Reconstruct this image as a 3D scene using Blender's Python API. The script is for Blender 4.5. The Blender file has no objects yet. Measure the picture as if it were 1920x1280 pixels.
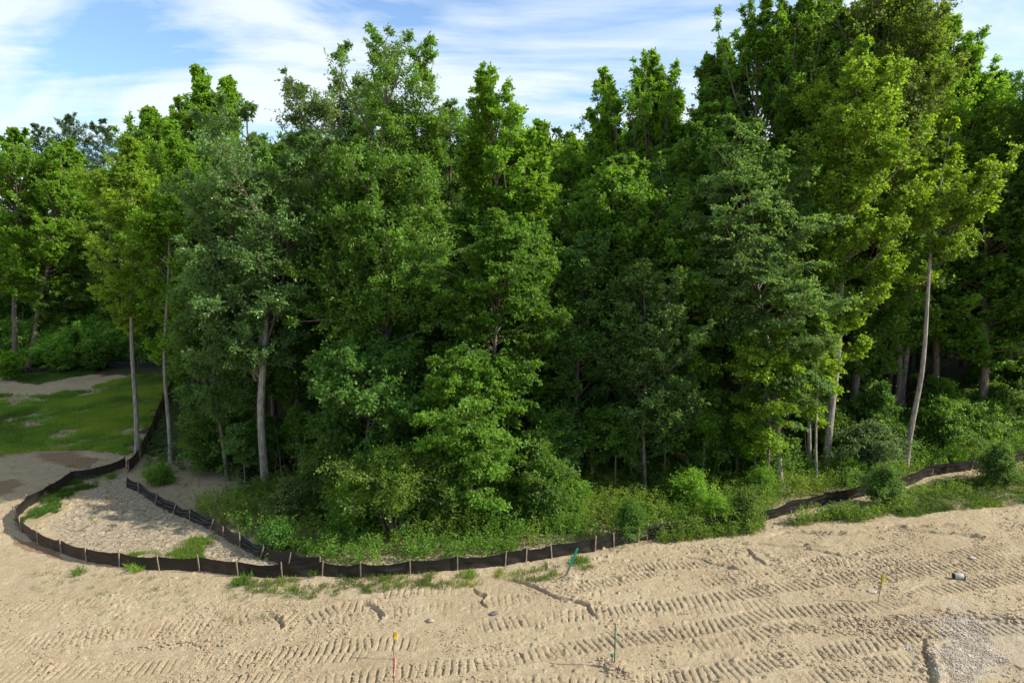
import bpy, math, random
import numpy as np
from mathutils import Vector

# ------------------------------------------------------------------ camera, sky, sun
S = bpy.context.scene
COL = S.collection
CAM_H, PITCH, FPX = 14.0, math.radians(8.5), 1280.0
cam_d = bpy.data.cameras.new("camera")
cam = bpy.data.objects.new("camera", cam_d)
COL.objects.link(cam)
cam.location = (0, 0, CAM_H)
cam.rotation_euler = (math.radians(90) - PITCH, 0, 0)
cam_d.sensor_width = 36
cam_d.lens = 24
cam_d.clip_start = 0.1
cam_d.clip_end = 6000
S.camera = cam

SUN_EL, SUN_AZ = math.radians(35), math.radians(-5)      # azimuth measured from +X towards +Y
W = bpy.data.worlds.new("World")
S.world = W
W.use_nodes = True
nt = W.node_tree
nt.nodes.clear()


def N(tree, kind, **kw):
    n = tree.nodes.new(kind)
    for k, v in kw.items():
        if k.startswith("i_"):
            n.inputs[k[2:].replace("_", " ")].default_value = v
        else:
            setattr(n, k, v)
    return n


def math_node(tree, op, a, b=None, c=None, clamp=False):
    n = tree.nodes.new("ShaderNodeMath")
    n.operation = op
    n.use_clamp = clamp
    for i, v in enumerate((a, b, c)):
        if v is None:
            continue
        if isinstance(v, (int, float)):
            n.inputs[i].default_value = v
        else:
            tree.links.new(v, n.inputs[i])
    return n.outputs[0]


def mix_col(tree, fac, a, b, blend='MIX'):
    n = tree.nodes.new("ShaderNodeMix")
    n.data_type = 'RGBA'
    n.blend_type = blend
    for s, v in ((n.inputs[0], fac), (n.inputs[6], a), (n.inputs[7], b)):
        if isinstance(v, (int, float)):
            s.default_value = v
        elif isinstance(v, (tuple, list)):
            s.default_value = (*v[:3], 1)
        else:
            tree.links.new(v, s)
    return n.outputs[2]


def ramp(tree, fac, stops):
    n = tree.nodes.new("ShaderNodeValToRGB")
    el = n.color_ramp.elements
    while len(el) < len(stops):
        el.new(0.5)
    for e, (p, c) in zip(el, stops):
        e.position = p
        e.color = (c, c, c, 1) if isinstance(c, (int, float)) else (*c, 1)
    tree.links.new(fac, n.inputs[0])
    return n.outputs[0]


def noise(tree, vec, scale, detail=4, rough=0.5, dist=0.0):
    n = tree.nodes.new("ShaderNodeTexNoise")
    n.inputs["Scale"].default_value = scale
    n.inputs["Detail"].default_value = detail
    n.inputs["Roughness"].default_value = rough
    n.inputs["Distortion"].default_value = dist
    if vec is not None:
        tree.links.new(vec, n.inputs["Vector"])
    return n.outputs[0]


sky = N(nt, "ShaderNodeTexSky", sky_type='NISHITA', sun_disc=False)
sky.sun_elevation = SUN_EL
sky.sun_rotation = math.radians(90) - SUN_AZ
sky.altitude = 200
sky.air_density = 1.0
sky.dust_density = 0.6
sky.ozone_density = 1.5
bg = N(nt, "ShaderNodeBackground")
bg.inputs[1].default_value = 0.12
wo = N(nt, "ShaderNodeOutputWorld")
tc = N(nt, "ShaderNodeTexCoord")
sep = N(nt, "ShaderNodeSeparateXYZ")
nt.links.new(tc.outputs["Generated"], sep.inputs[0])
zz = math_node(nt, 'MAXIMUM', math_node(nt, 'ADD', sep.outputs[2], 0.10), 0.05)
cx = math_node(nt, 'DIVIDE', sep.outputs[0], zz)
cy = math_node(nt, 'DIVIDE', sep.outputs[1], zz)
cmb = N(nt, "ShaderNodeCombineXYZ")
nt.links.new(cx, cmb.inputs[0])
nt.links.new(cy, cmb.inputs[1])
mp = N(nt, "ShaderNodeMapping")
mp.inputs["Location"].default_value = (1.3, 2.2, 0)
mp.inputs["Rotation"].default_value = (0, 0, math.radians(-24))
mp.inputs["Scale"].default_value = (0.55, 0.80, 1)
nt.links.new(cmb.outputs[0], mp.inputs[0])
n1 = noise(nt, mp.outputs[0], 1.0, 8, 0.55, 1.0)
mp2 = N(nt, "ShaderNodeMapping")
mp2.inputs["Rotation"].default_value = (0, 0, math.radians(35))
mp2.inputs["Scale"].default_value = (0.4, 1.5, 1)
nt.links.new(cmb.outputs[0], mp2.inputs[0])
n2 = noise(nt, mp2.outputs[0], 1.2, 6, 0.6, 0.8)
cl = math_node(nt, 'ADD', math_node(nt, 'MULTIPLY', n1, 0.7), math_node(nt, 'MULTIPLY', n2, 0.3))
cloud = ramp(nt, cl, [(0.41, 0.06), (0.46, 0.42), (0.52, 0.86), (0.60, 1.0)])
skyc = mix_col(nt, 1.0, sky.outputs[0], (0.82, 0.98, 1.12), 'MULTIPLY')
col = mix_col(nt, cloud, skyc, (4.8, 5.25, 5.6))
nt.links.new(col, bg.inputs[0])
nt.links.new(bg.outputs[0], wo.inputs[0])

sun_d = bpy.data.lights.new("sun", 'SUN')
sun_d.energy = 4.8
sun_d.angle = math.radians(0.53)
sun_d.color = (1.0, 0.91, 0.78)
sun = bpy.data.objects.new("sun", sun_d)
COL.objects.link(sun)
sv = Vector((math.cos(SUN_EL) * math.cos(SUN_AZ), math.cos(SUN_EL) * math.sin(SUN_AZ), math.sin(SUN_EL)))
sun.rotation_euler = sv.to_track_quat('Z', 'Y').to_euler()
sun.location = (60, 0, 60)

S.view_settings.view_transform = 'Standard'
S.view_settings.look = 'None'
S.view_settings.exposure = 0.75
S.view_settings.gamma = 1.0
S.cycles.max_bounces = 7
S.cycles.diffuse_bounces = 4
S.cycles.glossy_bounces = 2
S.cycles.transmission_bounces = 5
S.cycles.transparent_max_bounces = 4
S.cycles.caustics_reflective = False
S.cycles.caustics_refractive = False
S.cycles.sample_clamp_indirect = 6

# ------------------------------------------------------------------ geometry helpers
cP, sP = math.cos(PITCH), math.sin(PITCH)


def G(px, py, z=0.0):
    """photo pixel -> point of the ground plane"""
    a, b = (px - 960) / FPX, (640 - py) / FPX
    d = (a, cP + b * sP, -sP + b * cP)
    t = (z - CAM_H) / d[2]
    return np.array([d[0] * t, d[1] * t])


def ZH(py, Y):
    k = (640 - py) / FPX
    return CAM_H + Y * (k * cP - sP) / (cP + k * sP)


def XD(px, py, Y):
    dep = Y * cP - (ZH(py, Y) - CAM_H) * sP
    return (px - 960) / FPX * dep


def vnoise(x, y, scale, seed):
    r = np.random.RandomState(seed).rand(256, 256)
    u, v = x / scale + 1000.3, y / scale + 1000.7
    i, j = np.floor(u).astype(int), np.floor(v).astype(int)
    fu, fv = u - i, v - j
    fu, fv = fu * fu * (3 - 2 * fu), fv * fv * (3 - 2 * fv)
    i0, i1, j0, j1 = i % 256, (i + 1) % 256, j % 256, (j + 1) % 256
    return (r[i0, j0] * (1 - fu) + r[i1, j0] * fu) * (1 - fv) + (r[i0, j1] * (1 - fu) + r[i1, j1] * fu) * fv


def fbm(x, y, scale, seed, n=4):
    t, a, s = 0, 1.0, 0
    for k in range(n):
        t = t + a * vnoise(x, y, scale / 2 ** k, seed + k)
        s += a
        a *= 0.5
    return t / s


def ground_z(x, y):
    x, y = np.asarray(x, float), np.asarray(y, float)
    return 0.22 * (fbm(x, y, 9.0, 11, 2) - 0.5) + 0.25 * np.clip((y - 40) / 60, 0, 1) * (fbm(x, y, 20., 5, 2) - 0.5)


def inside(poly, x, y):
    r = np.zeros(x.shape, bool)
    n = len(poly)
    for k in range(n):
        x1, y1 = poly[k]
        x2, y2 = poly[(k + 1) % n]
        if y1 == y2:
            continue
        c = ((y1 > y) != (y2 > y)) & (x < (x2 - x1) * (y - y1) / (y2 - y1) + x1)
        r ^= c
    return r


def gpoly(pts):
    return [tuple(G(*p)) for p in pts]


def mesh_np(name, verts, faces, mat=None, attrs=None, smooth=False, mats=None, midx=None):
    verts = np.ascontiguousarray(verts, np.float32)
    faces = np.ascontiguousarray(faces, np.int32)
    me = bpy.data.meshes.new(name)
    k = faces.shape[1]
    me.vertices.add(len(verts))
    me.vertices.foreach_set("co", verts.ravel())
    me.loops.add(faces.size)
    me.loops.foreach_set("vertex_index", faces.ravel())
    me.polygons.add(len(faces))
    me.polygons.foreach_set("loop_start", np.arange(0, faces.size, k, dtype=np.int32))
    if midx is not None:
        me.polygons.foreach_set("material_index", np.ascontiguousarray(midx, np.int32))
    me.polygons.foreach_set("use_smooth", np.full(len(faces), smooth, bool))
    for an, (dom, data) in (attrs or {}).items():
        a = me.attributes.new(an, 'FLOAT', dom)
        a.data.foreach_set("value", np.ascontiguousarray(data, np.float32))
    me.update(calc_edges=True)
    for m in (mats or [mat]):
        if m:
            me.materials.append(m)
    return me


def link(name, me, parent=None, color=None):
    o = bpy.data.objects.new(name, me)
    COL.objects.link(o)
    if parent is not None:
        o.parent = parent
    if color is not None:
        o.color = color
    return o


def tag(o, label=None, cat=None, group=None, kind=None):
    if label:
        o["label"] = label
    if cat:
        o["category"] = cat
    if group:
        o["group"] = group
    if kind:
        o["kind"] = kind
    return o


def thing(name, label, cat, loc, rz=0, group=None, scale=1):
    o = bpy.data.objects.new(name, None)
    COL.objects.link(o)
    o.empty_display_size = 0.3
    o.location = loc
    o.rotation_euler = (0, 0, rz)
    o.scale = (scale,) * 3
    return tag(o, label, cat, group)


def tubes(P, Rr, m):
    """P (B,K,3) polylines, Rr (B,K) radii -> verts, quads"""
    B, K = P.shape[:2]
    T = np.empty_like(P)
    T[:, 1:-1] = P[:, 2:] - P[:, :-2]
    T[:, 0] = P[:, 1] - P[:, 0]
    T[:, -1] = P[:, -1] - P[:, -2]
    T /= np.linalg.norm(T, axis=2, keepdims=True) + 1e-9
    ref = np.where(np.abs(T[:, :1, 2:3]) > 0.8, np.array([1.0, 0, 0]), np.array([0, 0, 1.0]))
    U = np.cross(np.broadcast_to(ref, T.shape), T)
    U /= np.linalg.norm(U, axis=2, keepdims=True) + 1e-9
    V = np.cross(T, U)
    a = np.arange(m) * 2 * np.pi / m
    ring = U[:, :, None] * np.cos(a)[None, None, :, None] + V[:, :, None] * np.sin(a)[None, None, :, None]
    verts = (P[:, :, None] + ring * Rr[:, :, None, None]).reshape(-1, 3)
    b = (np.arange(B) * K * m)[:, None, None]
    k = (np.arange(K - 1) * m)[None, :, None]
    j = np.arange(m)[None, None, :]
    j2 = (j + 1) % m
    q = np.stack([b + k + j, b + k + j2, b + k + m + j2, b + k + m + j], -1).reshape(-1, 4)
    return verts, q


def join(parts):
    vs, fs, off = [], [], 0
    for v, f in parts:
        vs.append(v)
        fs.append(f + off)
        off += len(v)
    return np.concatenate(vs), np.concatenate(fs)


def unit(v):
    return v / (np.linalg.norm(v, axis=-1, keepdims=True) + 1e-9)


def leaf_quads(p, d, n, l, w):
    """rhombic leaves: stem point p, axis d, normal n"""
    s = unit(np.cross(n, d))
    l, w = l[:, None], w[:, None]
    mid = p + d * l * 0.45
    up = unit(np.cross(d, s)) * w * 0.35
    v = np.stack([p, mid + s * w + up, p + d * l, mid - s * w + up], 1).reshape(-1, 3)
    f = np.arange(len(p) * 4).reshape(-1, 4)
    return v, f


# ------------------------------------------------------------------ materials
def new_mat(name):
    m = bpy.data.materials.new(name)
    m.use_nodes = True
    t = m.node_tree
    t.nodes.clear()
    out = t.nodes.new("ShaderNodeOutputMaterial")
    return m, t, out


def leaf_material(name, rough=0.5, spec=0.25, trans=0.45):
    m, t, out = new_mat(name)
    oi = N(t, "ShaderNodeObjectInfo")
    at = N(t, "ShaderNodeAttribute", attribute_name="tint")
    base = mix_col(t, 1.0, oi.outputs["Color"],
                   ramp(t, at.outputs["Fac"], [(0.0, 0.48), (0.5, 0.95), (1.0, 1.62)]), 'MULTIPLY')
    yl = math_node(t, 'MULTIPLY', ramp(t, at.outputs["Fac"], [(0.62, 0.0), (0.95, 1.0)]), oi.outputs["Alpha"])
    base = mix_col(t, yl, base, (0.25, 0.235, 0.03))
    p = N(t, "ShaderNodeBsdfPrincipled")
    p.inputs["Roughness"].default_value = rough
    p.inputs["Specular IOR Level"].default_value = spec
    t.links.new(base, p.inputs["Base Color"])
    tr = N(t, "ShaderNodeBsdfTranslucent")
    t.links.new(mix_col(t, 1.0, base, (2.3, 2.1, 0.9), 'MULTIPLY'), tr.inputs[0])
    mx = N(t, "ShaderNodeMixShader")
    mx.inputs[0].default_value = trans
    t.links.new(p.outputs[0], mx.inputs[1])
    t.links.new(tr.outputs[0], mx.inputs[2])
    t.links.new(mx.outputs[0], out.inputs[0])
    return m


def simple_mat(name, c1, c2=None, scale=8, rough=0.85, bump=0.0, stretch=(1, 1, 1), spec=0.3):
    m, t, out = new_mat(name)
    p = N(t, "ShaderNodeBsdfPrincipled")
    p.inputs["Roughness"].default_value = rough
    p.inputs["Specular IOR Level"].default_value = spec
    tcn = N(t, "ShaderNodeTexCoord")
    mpn = N(t, "ShaderNodeMapping")
    mpn.inputs["Scale"].default_value = stretch
    t.links.new(tcn.outputs["Object"], mpn.inputs[0])
    nn = noise(t, mpn.outputs[0], scale, 5, 0.6)
    c = mix_col(t, ramp(t, nn, [(0.35, 0.0), (0.65, 1.0)]), c1, c2 or c1)
    t.links.new(c, p.inputs["Base Color"])
    if bump:
        b = N(t, "ShaderNodeBump")
        b.inputs["Strength"].default_value = 1.0
        b.inputs["Distance"].default_value = bump
        t.links.new(nn, b.inputs["Height"])
        t.links.new(b.outputs[0], p.inputs["Normal"])
    t.links.new(p.outputs[0], out.inputs[0])
    return m


M_LEAF = leaf_material("leaf")
M_LEAFG = leaf_material("glossy_leaf", 0.42, 0.4, 0.34)
M_BARK = simple_mat("bark", (0.075, 0.06, 0.044), (0.21, 0.175, 0.135), 5, 0.9, 0.03, (3, 3, 0.5))
M_BARK2 = simple_mat("pale_bark", (0.13, 0.11, 0.09), (0.40, 0.365, 0.32), 2.6, 0.9, 0.05, (6, 6, 0.8))
M_TWIG = simple_mat("twig", (0.13, 0.10, 0.075), (0.24, 0.2, 0.15), 5, 0.9)
M_STAKE = simple_mat("weathered_wood", (0.17, 0.13, 0.10), (0.36, 0.29, 0.22), 9, 0.85, 0.004, (4, 4, 0.5))
M_GREEN = simple_mat("green_paint", (0.02, 0.30, 0.20), (0.03, 0.40, 0.27), 6, 0.5)
M_POST = simple_mat("dark_green_paint", (0.02, 0.10, 0.07), (0.04, 0.14, 0.10), 10, 0.5)
M_YELLOW = simple_mat("yellow_plastic", (0.80, 0.60, 0.02), (0.85, 0.68, 0.04), 6, 0.45)
M_PINK = simple_mat("pink_ribbon", (0.80, 0.22, 0.26), (0.88, 0.42, 0.40), 10, 0.5)
M_WIRE = simple_mat("rusty_wire", (0.16, 0.10, 0.05), (0.25, 0.17, 0.09), 20, 0.6)
M_STONE = simple_mat("stone", (0.27, 0.245, 0.21), (0.42, 0.39, 0.34), 12, 0.9, 0.01)
M_DARKST = simple_mat("dark_stone", (0.10, 0.085, 0.075), (0.18, 0.16, 0.14), 12, 0.9, 0.01)
M_CLOD = simple_mat("dirt_clod", (0.25, 0.19, 0.125), (0.36, 0.285, 0.195), 3, 0.95, 0.01)
M_PEBBLE = simple_mat("pebble", (0.22, 0.18, 0.14), (0.50, 0.45, 0.38), 2.5, 0.8)
M_METAL = simple_mat("grey_tin", (0.27, 0.265, 0.25), (0.42, 0.41, 0.38), 6, 0.55)
M_BLACK = simple_mat("black_plastic", (0.012, 0.012, 0.014), (0.02, 0.02, 0.022), 6, 0.6)

m_fab, t, out = new_mat("silt_fabric")
tcn = N(t, "ShaderNodeTexCoord")
mpn = N(t, "ShaderNodeMapping")
mpn.inputs["Scale"].default_value = (1, 1, 5)
t.links.new(tcn.outputs["Object"], mpn.inputs[0])
fn = noise(t, mpn.outputs[0], 1.3, 5, 0.6)
sepf = N(t, "ShaderNodeAttribute", attribute_name="low")
fab_brown = math_node(t, 'MULTIPLY', sepf.outputs["Fac"], ramp(t, fn, [(0.35, 0.1), (0.7, 0.9)]), clamp=True)  # fabric colour turns browner towards its foot, broken up by noise
fc = mix_col(t, fab_brown, (0.010, 0.010, 0.011), (0.06, 0.048, 0.036))
p = N(t, "ShaderNodeBsdfPrincipled")
p.inputs["Roughness"].default_value = 0.5
p.inputs["Specular IOR Level"].default_value = 0.45
t.links.new(fc, p.inputs["Base Color"])
tr = N(t, "ShaderNodeBsdfTranslucent")
tr.inputs[0].default_value = (0.055, 0.038, 0.028, 1)
mx = N(t, "ShaderNodeMixShader")
mx.inputs[0].default_value = 0.32
t.links.new(p.outputs[0], mx.inputs[1])
t.links.new(tr.outputs[0], mx.inputs[2])
t.links.new(mx.outputs[0], out.inputs[0])
M_FAB = m_fab

# ground: soil, sand, mud and litter are mixed by vertex masks of what lies where
m_gr, t, out = new_mat("sandy_soil")
tcn = N(t, "ShaderNodeTexCoord")
V = tcn.outputs["Object"]
aG = N(t, "ShaderNodeAttribute", attribute_name="litter").outputs["Fac"]
aT = N(t, "ShaderNodeAttribute", attribute_name="turf").outputs["Fac"]
aW = N(t, "ShaderNodeAttribute", attribute_name="mud").outputs["Fac"]
aC = N(t, "ShaderNodeAttribute", attribute_name="crack").outputs["Fac"]
aV = N(t, "ShaderNodeAttribute", attribute_name="gravel").outputs["Fac"]
nL = noise(t, V, 0.22, 5, 0.6)
nM = noise(t, V, 1.6, 6, 0.65)
nF = noise(t, V, 11.0, 6, 0.7)
nS = noise(t, V, 42.0, 3, 0.6)
sand = mix_col(t, ramp(t, nL, [(0.35, 0.0), (0.65, 1.0)]), (0.360, 0.291, 0.184), (0.426, 0.354, 0.234))
sand = mix_col(t, ramp(t, nM, [(0.42, 0.0), (0.72, 0.75)]), sand, (0.315, 0.245, 0.16))
nD = noise(t, V, 0.55, 5, 0.6, 0.6)
sand = mix_col(t, ramp(t, nD, [(0.50, 0.0), (0.68, 0.5)]), sand, (0.30, 0.225, 0.14))
sand = mix_col(t, ramp(t, nF, [(0.52, 0.0), (0.72, 0.6)]), sand, (0.47, 0.40, 0.30))
sand = mix_col(t, ramp(t, nS, [(0.30, 0.55), (0.46, 0.0)]), sand, (0.20, 0.15, 0.10))
sand = mix_col(t, math_node(t, 'MULTIPLY', aV, ramp(t, nS, [(0.4, 0.1), (0.6, 0.6)])), sand, (0.38, 0.345, 0.29))
dry = mix_col(t, ramp(t, nM, [(0.4, 0.0), (0.65, 1.0)]), (0.33, 0.27, 0.19), (0.44, 0.375, 0.285))
vo = N(t, "ShaderNodeTexVoronoi", feature='DISTANCE_TO_EDGE')
vo.inputs["Scale"].default_value = 3.2
wv = N(t, "ShaderNodeVectorMath", operation='ADD')
nz = N(t, "ShaderNodeTexNoise")
nz.inputs["Scale"].default_value = 3.0
t.links.new(V, nz.inputs["Vector"])
sc = N(t, "ShaderNodeVectorMath", operation='SCALE')
sc.inputs["Scale"].default_value = 0.35
t.links.new(nz.outputs["Color"], sc.inputs[0])
t.links.new(V, wv.inputs[0])
t.links.new(sc.outputs[0], wv.inputs[1])
t.links.new(wv.outputs[0], vo.inputs["Vector"])
crk = ramp(t, vo.outputs["Distance"], [(0.0, 1.0), (0.12, 0.0)])
crk = math_node(t, 'MULTIPLY', crk, ramp(t, nM, [(0.40, 0.1), (0.6, 1.0)]))
dry = mix_col(t, crk, dry, (0.11, 0.078, 0.05))  # shade down in the narrow cracks is put into the colour
c = mix_col(t, aC, sand, dry)
c = mix_col(t, math_node(t, 'MULTIPLY', aW, 0.9), c, mix_col(t, nM, (0.17, 0.105, 0.06), (0.28, 0.19, 0.12)))
turf = mix_col(t, ramp(t, nF, [(0.4, 0.0), (0.6, 1.0)]), (0.07, 0.095, 0.03), (0.17, 0.165, 0.075))
c = mix_col(t, math_node(t, 'MULTIPLY', aT, ramp(t, nM, [(0.38, 0.7), (0.55, 0.05)])), c, turf)
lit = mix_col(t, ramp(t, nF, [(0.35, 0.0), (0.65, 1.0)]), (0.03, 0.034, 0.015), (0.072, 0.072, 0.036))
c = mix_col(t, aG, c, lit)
p = N(t, "ShaderNodeBsdfPrincipled")
p.inputs["Roughness"].default_value = 0.95
p.inputs["Specular IOR Level"].default_value = 0.15
t.links.new(c, p.inputs["Base Color"])
nP = noise(t, V, 17.0, 3, 0.55)
pit = ramp(t, nP, [(0.34, 0.0), (0.44, 1.0)])
nQ = noise(t, V, 4.5, 4, 0.6)
hgt = math_node(t, 'ADD', math_node(t, 'MULTIPLY', nF, 0.07), math_node(t, 'MULTIPLY', nS, 0.03))
hgt = math_node(t, 'ADD', hgt, math_node(t, 'MULTIPLY', pit, math_node(t, 'MULTIPLY', nQ, 0.05)))
hgt = math_node(t, 'SUBTRACT', hgt, math_node(t, 'MULTIPLY', math_node(t, 'MULTIPLY', crk, aC), 0.05))
b = N(t, "ShaderNodeBump")
b.inputs["Strength"].default_value = 0.9
b.inputs["Distance"].default_value = 1.0
t.links.new(hgt, b.inputs["Height"])
t.links.new(b.outputs[0], p.inputs["Normal"])
t.links.new(p.outputs[0], out.inputs[0])
M_GROUND = m_gr

# ------------------------------------------------------------------ ground
FRONT_EDGE = [(-24, 43.0), (-20.5, 40.5), (-14.5, 36.0), (-10.5, 32.3), (-5, 30.6), (2, 30.8), (6.5, 32.6),
              (11.5, 35), (17, 37.6), (24, 40.2), (33, 44.2), (45, 52), (70, 66), (120, 90), (300, 150)]
WOOD = FRONT_EDGE + [(400, 900), (-700, 900), (-700, 60), (-120, 78), (-75, 75), (-45, 71), (-37.5, 69), (-30, 55)]
TURF1 = gpoly([(-60, 738), (90, 745), (200, 722), (255, 705), (330, 690), (300, 760), (268, 810), (232, 856),
               (160, 842), (60, 846), (-60, 868)])
TURF2 = gpoly([(55, 985), (62, 940), (110, 905), (200, 885), (236, 875), (215, 895), (150, 920), (110, 958)])
TURF3 = gpoly([(240, 1042), (330, 1020), (420, 990), (400, 1020), (380, 1058), (300, 1050)])
TURF4 = gpoly([(1640, 950), (1760, 905), (1920, 885), (2000, 880), (2000, 935), (1920, 945), (1800, 955), (1700, 972)])
TURF5 = gpoly([(20, 712), (60, 694), (150, 690), (180, 700), (60, 722)])
WEEDS = gpoly([(350, 965), (440, 925), (600, 900), (900, 900), (1280, 870), (1500, 850), (1740, 800), (2000, 760),
               (2000, 850), (1850, 862), (1740, 885), (1690, 905), (1600, 926), (1480, 950), (1420, 975), (1400, 1000), (1300, 1005), (1180, 1018),
               (1110, 1016), (1000, 1034), (860, 1050), (680, 1066), (600, 1058), (520, 1036), (440, 996)])
CRACK = gpoly([(95, 985), (150, 930), (230, 880), (250, 905), (330, 960), (430, 1000), (520, 1050), (600, 1075),
               (380, 1062), (210, 1040), (110, 1015)])
MUD = [gpoly([(30, 1003), (60, 1008), (110, 1035), (125, 1050), (90, 1044), (40, 1022)]),
       gpoly([(-20, 905), (20, 895), (45, 900), (20, 925), (-20, 930)]),
       gpoly([(0, 810), (30, 800), (55, 798), (40, 815), (0, 830)]),
       gpoly([(60, 850), (130, 846), (190, 858), (170, 880), (110, 876)])]
GRAVEL = gpoly([(1735, 1290), (1745, 1200), (1740, 1165), (1800, 1150), (1960, 1165), (1960, 1300)])
LOOSE = gpoly([(330, 860), (400, 850), (470, 870), (462, 925), (440, 960), (360, 960), (300, 925), (262, 885), (275, 862)])

TRACKS = [  # dozer track bands as pixel polylines: (points, width, pitch, depth)
    ([(-60, 1275), (90, 1258), (260, 1248), (520, 1232), (700, 1228)], 0.62, 0.23, 0.055),
    ([(-60, 1222), (100, 1200), (260, 1180), (440, 1168)], 0.75, 0.20, 0.035),
    ([(330, 1240), (520, 1222), (700, 1208), (800, 1212)], 0.62, 0.23, 0.06),
    ([(560, 1286), (760, 1262), (880, 1250), (1010, 1228), (1110, 1208), (1220, 1192), (1330, 1172), (1440, 1150), (1640, 1140), (1760, 1108), (1960, 1078)], 0.6, 0.24, 0.065),
    ([(880, 1182), (1000, 1162), (1130, 1150), (1280, 1128), (1420, 1108), (1520, 1094), (1700, 1066), (1960, 1036)], 0.6, 0.24, 0.06),
    ([(420, 1165), (520, 1150), (570, 1163), (640, 1140), (720, 1138)], 0.6, 0.24, 0.06),
    ([(1150, 1066), (1220, 1062), (1290, 1060), (1420, 1052)], 0.5, 0.2, 0.05),
    ([(1060, 1108), (1150, 1090), (1240, 1066)], 0.6, 0.2, 0.045),
    ([(1250, 1112), (1340, 1090), (1440, 1070), (1600, 1042), (1720, 1022)], 0.55, 0.24, 0.04),
    ([(1180, 1282), (1330, 1262), (1480, 1232), (1640, 1208), (1760, 1186), (1960, 1180)], 0.62, 0.24, 0.06),
    ([(1500, 1276), (1600, 1252), (1720, 1236)], 0.62, 0.24, 0.055),
    ([(1500, 1052), (1640, 1060), (1760, 1046), (1960, 1016)], 0.6, 0.23, 0.05),
]
TRACKS += [
    ([(-60, 1150), (120, 1132), (300, 1122)], 0.6, 0.22, 0.025),
    ([(1280, 1212), (1400, 1190), (1520, 1170), (1640, 1166)], 0.6, 0.24, 0.055),
    ([(680, 1118), (820, 1108), (960, 1112)], 0.6, 0.24, 0.04),
    ([(860, 1296), (1060, 1282), (1200, 1290)], 0.6, 0.24, 0.05),
    ([(600, 1166), (760, 1150), (900, 1132), (1010, 1120)], 0.55, 0.24, 0.035),
    ([(1380, 1206), (1382, 1222), (1384, 1246)], 0.9, 0.20, 0.05),
    ([(1150, 1150), (1300, 1142), (1480, 1128)], 0.5, 0.24, 0.035),
    ([(200, 1296), (420, 1276), (560, 1272)], 0.62, 0.23, 0.06),
    ([(1600, 1096), (1760, 1070), (1960, 1052)], 0.55, 0.24, 0.05),
]
RUTS = [  # narrow furrows and torn edges
    ([(1430, 1006), (1520, 998), (1590, 1004), (1680, 990), (1800, 986)], 0.16, 0.10),
    ([(1365, 1022), (1420, 1020), (1500, 1026), (1560, 1030)], 0.13, 0.09),
    ([(1395, 1026), (1410, 1045), (1440, 1062)], 0.12, 0.08),
    ([(1500, 1030), (1570, 1040), (1600, 1050), (1640, 1052)], 0.12, 0.08),
    ([(1690, 996), (1760, 1002), (1860, 1010), (1960, 1006)], 0.14, 0.08),
    ([(1280, 1042), (1330, 1056), (1400, 1074)], 0.12, 0.07),
    ([(960, 1084), (1000, 1100), (1060, 1128), (1100, 1138), (1125, 1160)], 0.12, 0.08),
    ([(890, 1100), (905, 1120), (915, 1145)], 0.10, 0.07),
    ([(685, 1125), (700, 1145), (715, 1160), (705, 1172)], 0.14, 0.09),
    ([(505, 1148), (525, 1160), (530, 1175), (515, 1185)], 0.16, 0.09),
    ([(1738, 1200), (1733, 1230), (1738, 1262), (1730, 1290)], 0.30, 0.12),
    ([(130, 1235), (240, 1218), (320, 1206), (430, 1198)], 0.12, 0.04),
]


def path_field(pts, x, y):
    """distance across and along a ground polyline"""
    pp = [G(*p) for p in pts]
    best = np.full(x.shape, 1e9)
    along = np.zeros(x.shape)
    acc = 0.0
    tot = sum(np.linalg.norm(pp[i + 1] - pp[i]) for i in range(len(pp) - 1))
    for i in range(len(pp) - 1):
        a, bb = pp[i], pp[i + 1]
        L = np.linalg.norm(bb - a)
        d = (bb - a) / L
        t0 = (x - a[0]) * d[0] + (y - a[1]) * d[1]
        tcl = np.clip(t0, 0, L)
        dx, dy = x - (a[0] + d[0] * tcl), y - (a[1] + d[1] * tcl)
        dist = np.hypot(dx, dy)
        sgn = np.sign(d[0] * dy - d[1] * dx)
        m = dist < np.abs(best)
        best = np.where(m, dist * np.where(sgn == 0, 1, sgn), best)
        along = np.where(m, acc + tcl, along)
        acc += L
    return best, along, tot


def axis(parts):
    out_ = []
    for a, b_, st in parts:
        out_.append(np.arange(a, b_, st))
    return np.concatenate(out_)


grow = lambda s, e, n: s * (e / s) ** (np.arange(1, n + 1) / n)
xs = np.concatenate([-grow(75, 3000, 22)[::-1], np.arange(-75, -28, 0.5), np.arange(-28, 28.5, 0.038),
                     np.arange(28.5, 75, 0.5), grow(75, 3000, 22)])
ys = np.concatenate([-grow(60, 800, 8)[::-1], np.arange(-60, 14, 4.0), np.arange(14, 18.6, 0.3), np.arange(18.6, 36, 0.046),
                     np.arange(36, 46, 0.12), np.arange(46, 80, 0.5), np.arange(80, 130, 3.0), grow(130, 4000, 24)])
GX, GY = np.meshgrid(xs, ys)
near = (np.abs(GX) < 29) & (GY > 17) & (GY < 46)
Z = ground_z(GX, GY)
xn, yn = GX[near], GY[near]
warp = 0.10 * (vnoise(xn, yn, 0.7, 31) - 0.5)
h = 0.05 * (fbm(xn, yn, 0.9, 41, 3) - 0.5)
h += 0.055 * (fbm(xn, yn, 0.28, 44, 3) - 0.5)
rough_zone = np.clip((fbm(xn, yn, 3.0, 47, 2) - 0.45) * 6, 0, 1)
lump = vnoise(xn, yn, 0.16, 52) * vnoise(xn, yn, 0.11, 53)
h += 0.16 * np.clip(lump - 0.45, 0, 1) * (0.35 + 1.3 * rough_zone)
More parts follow.
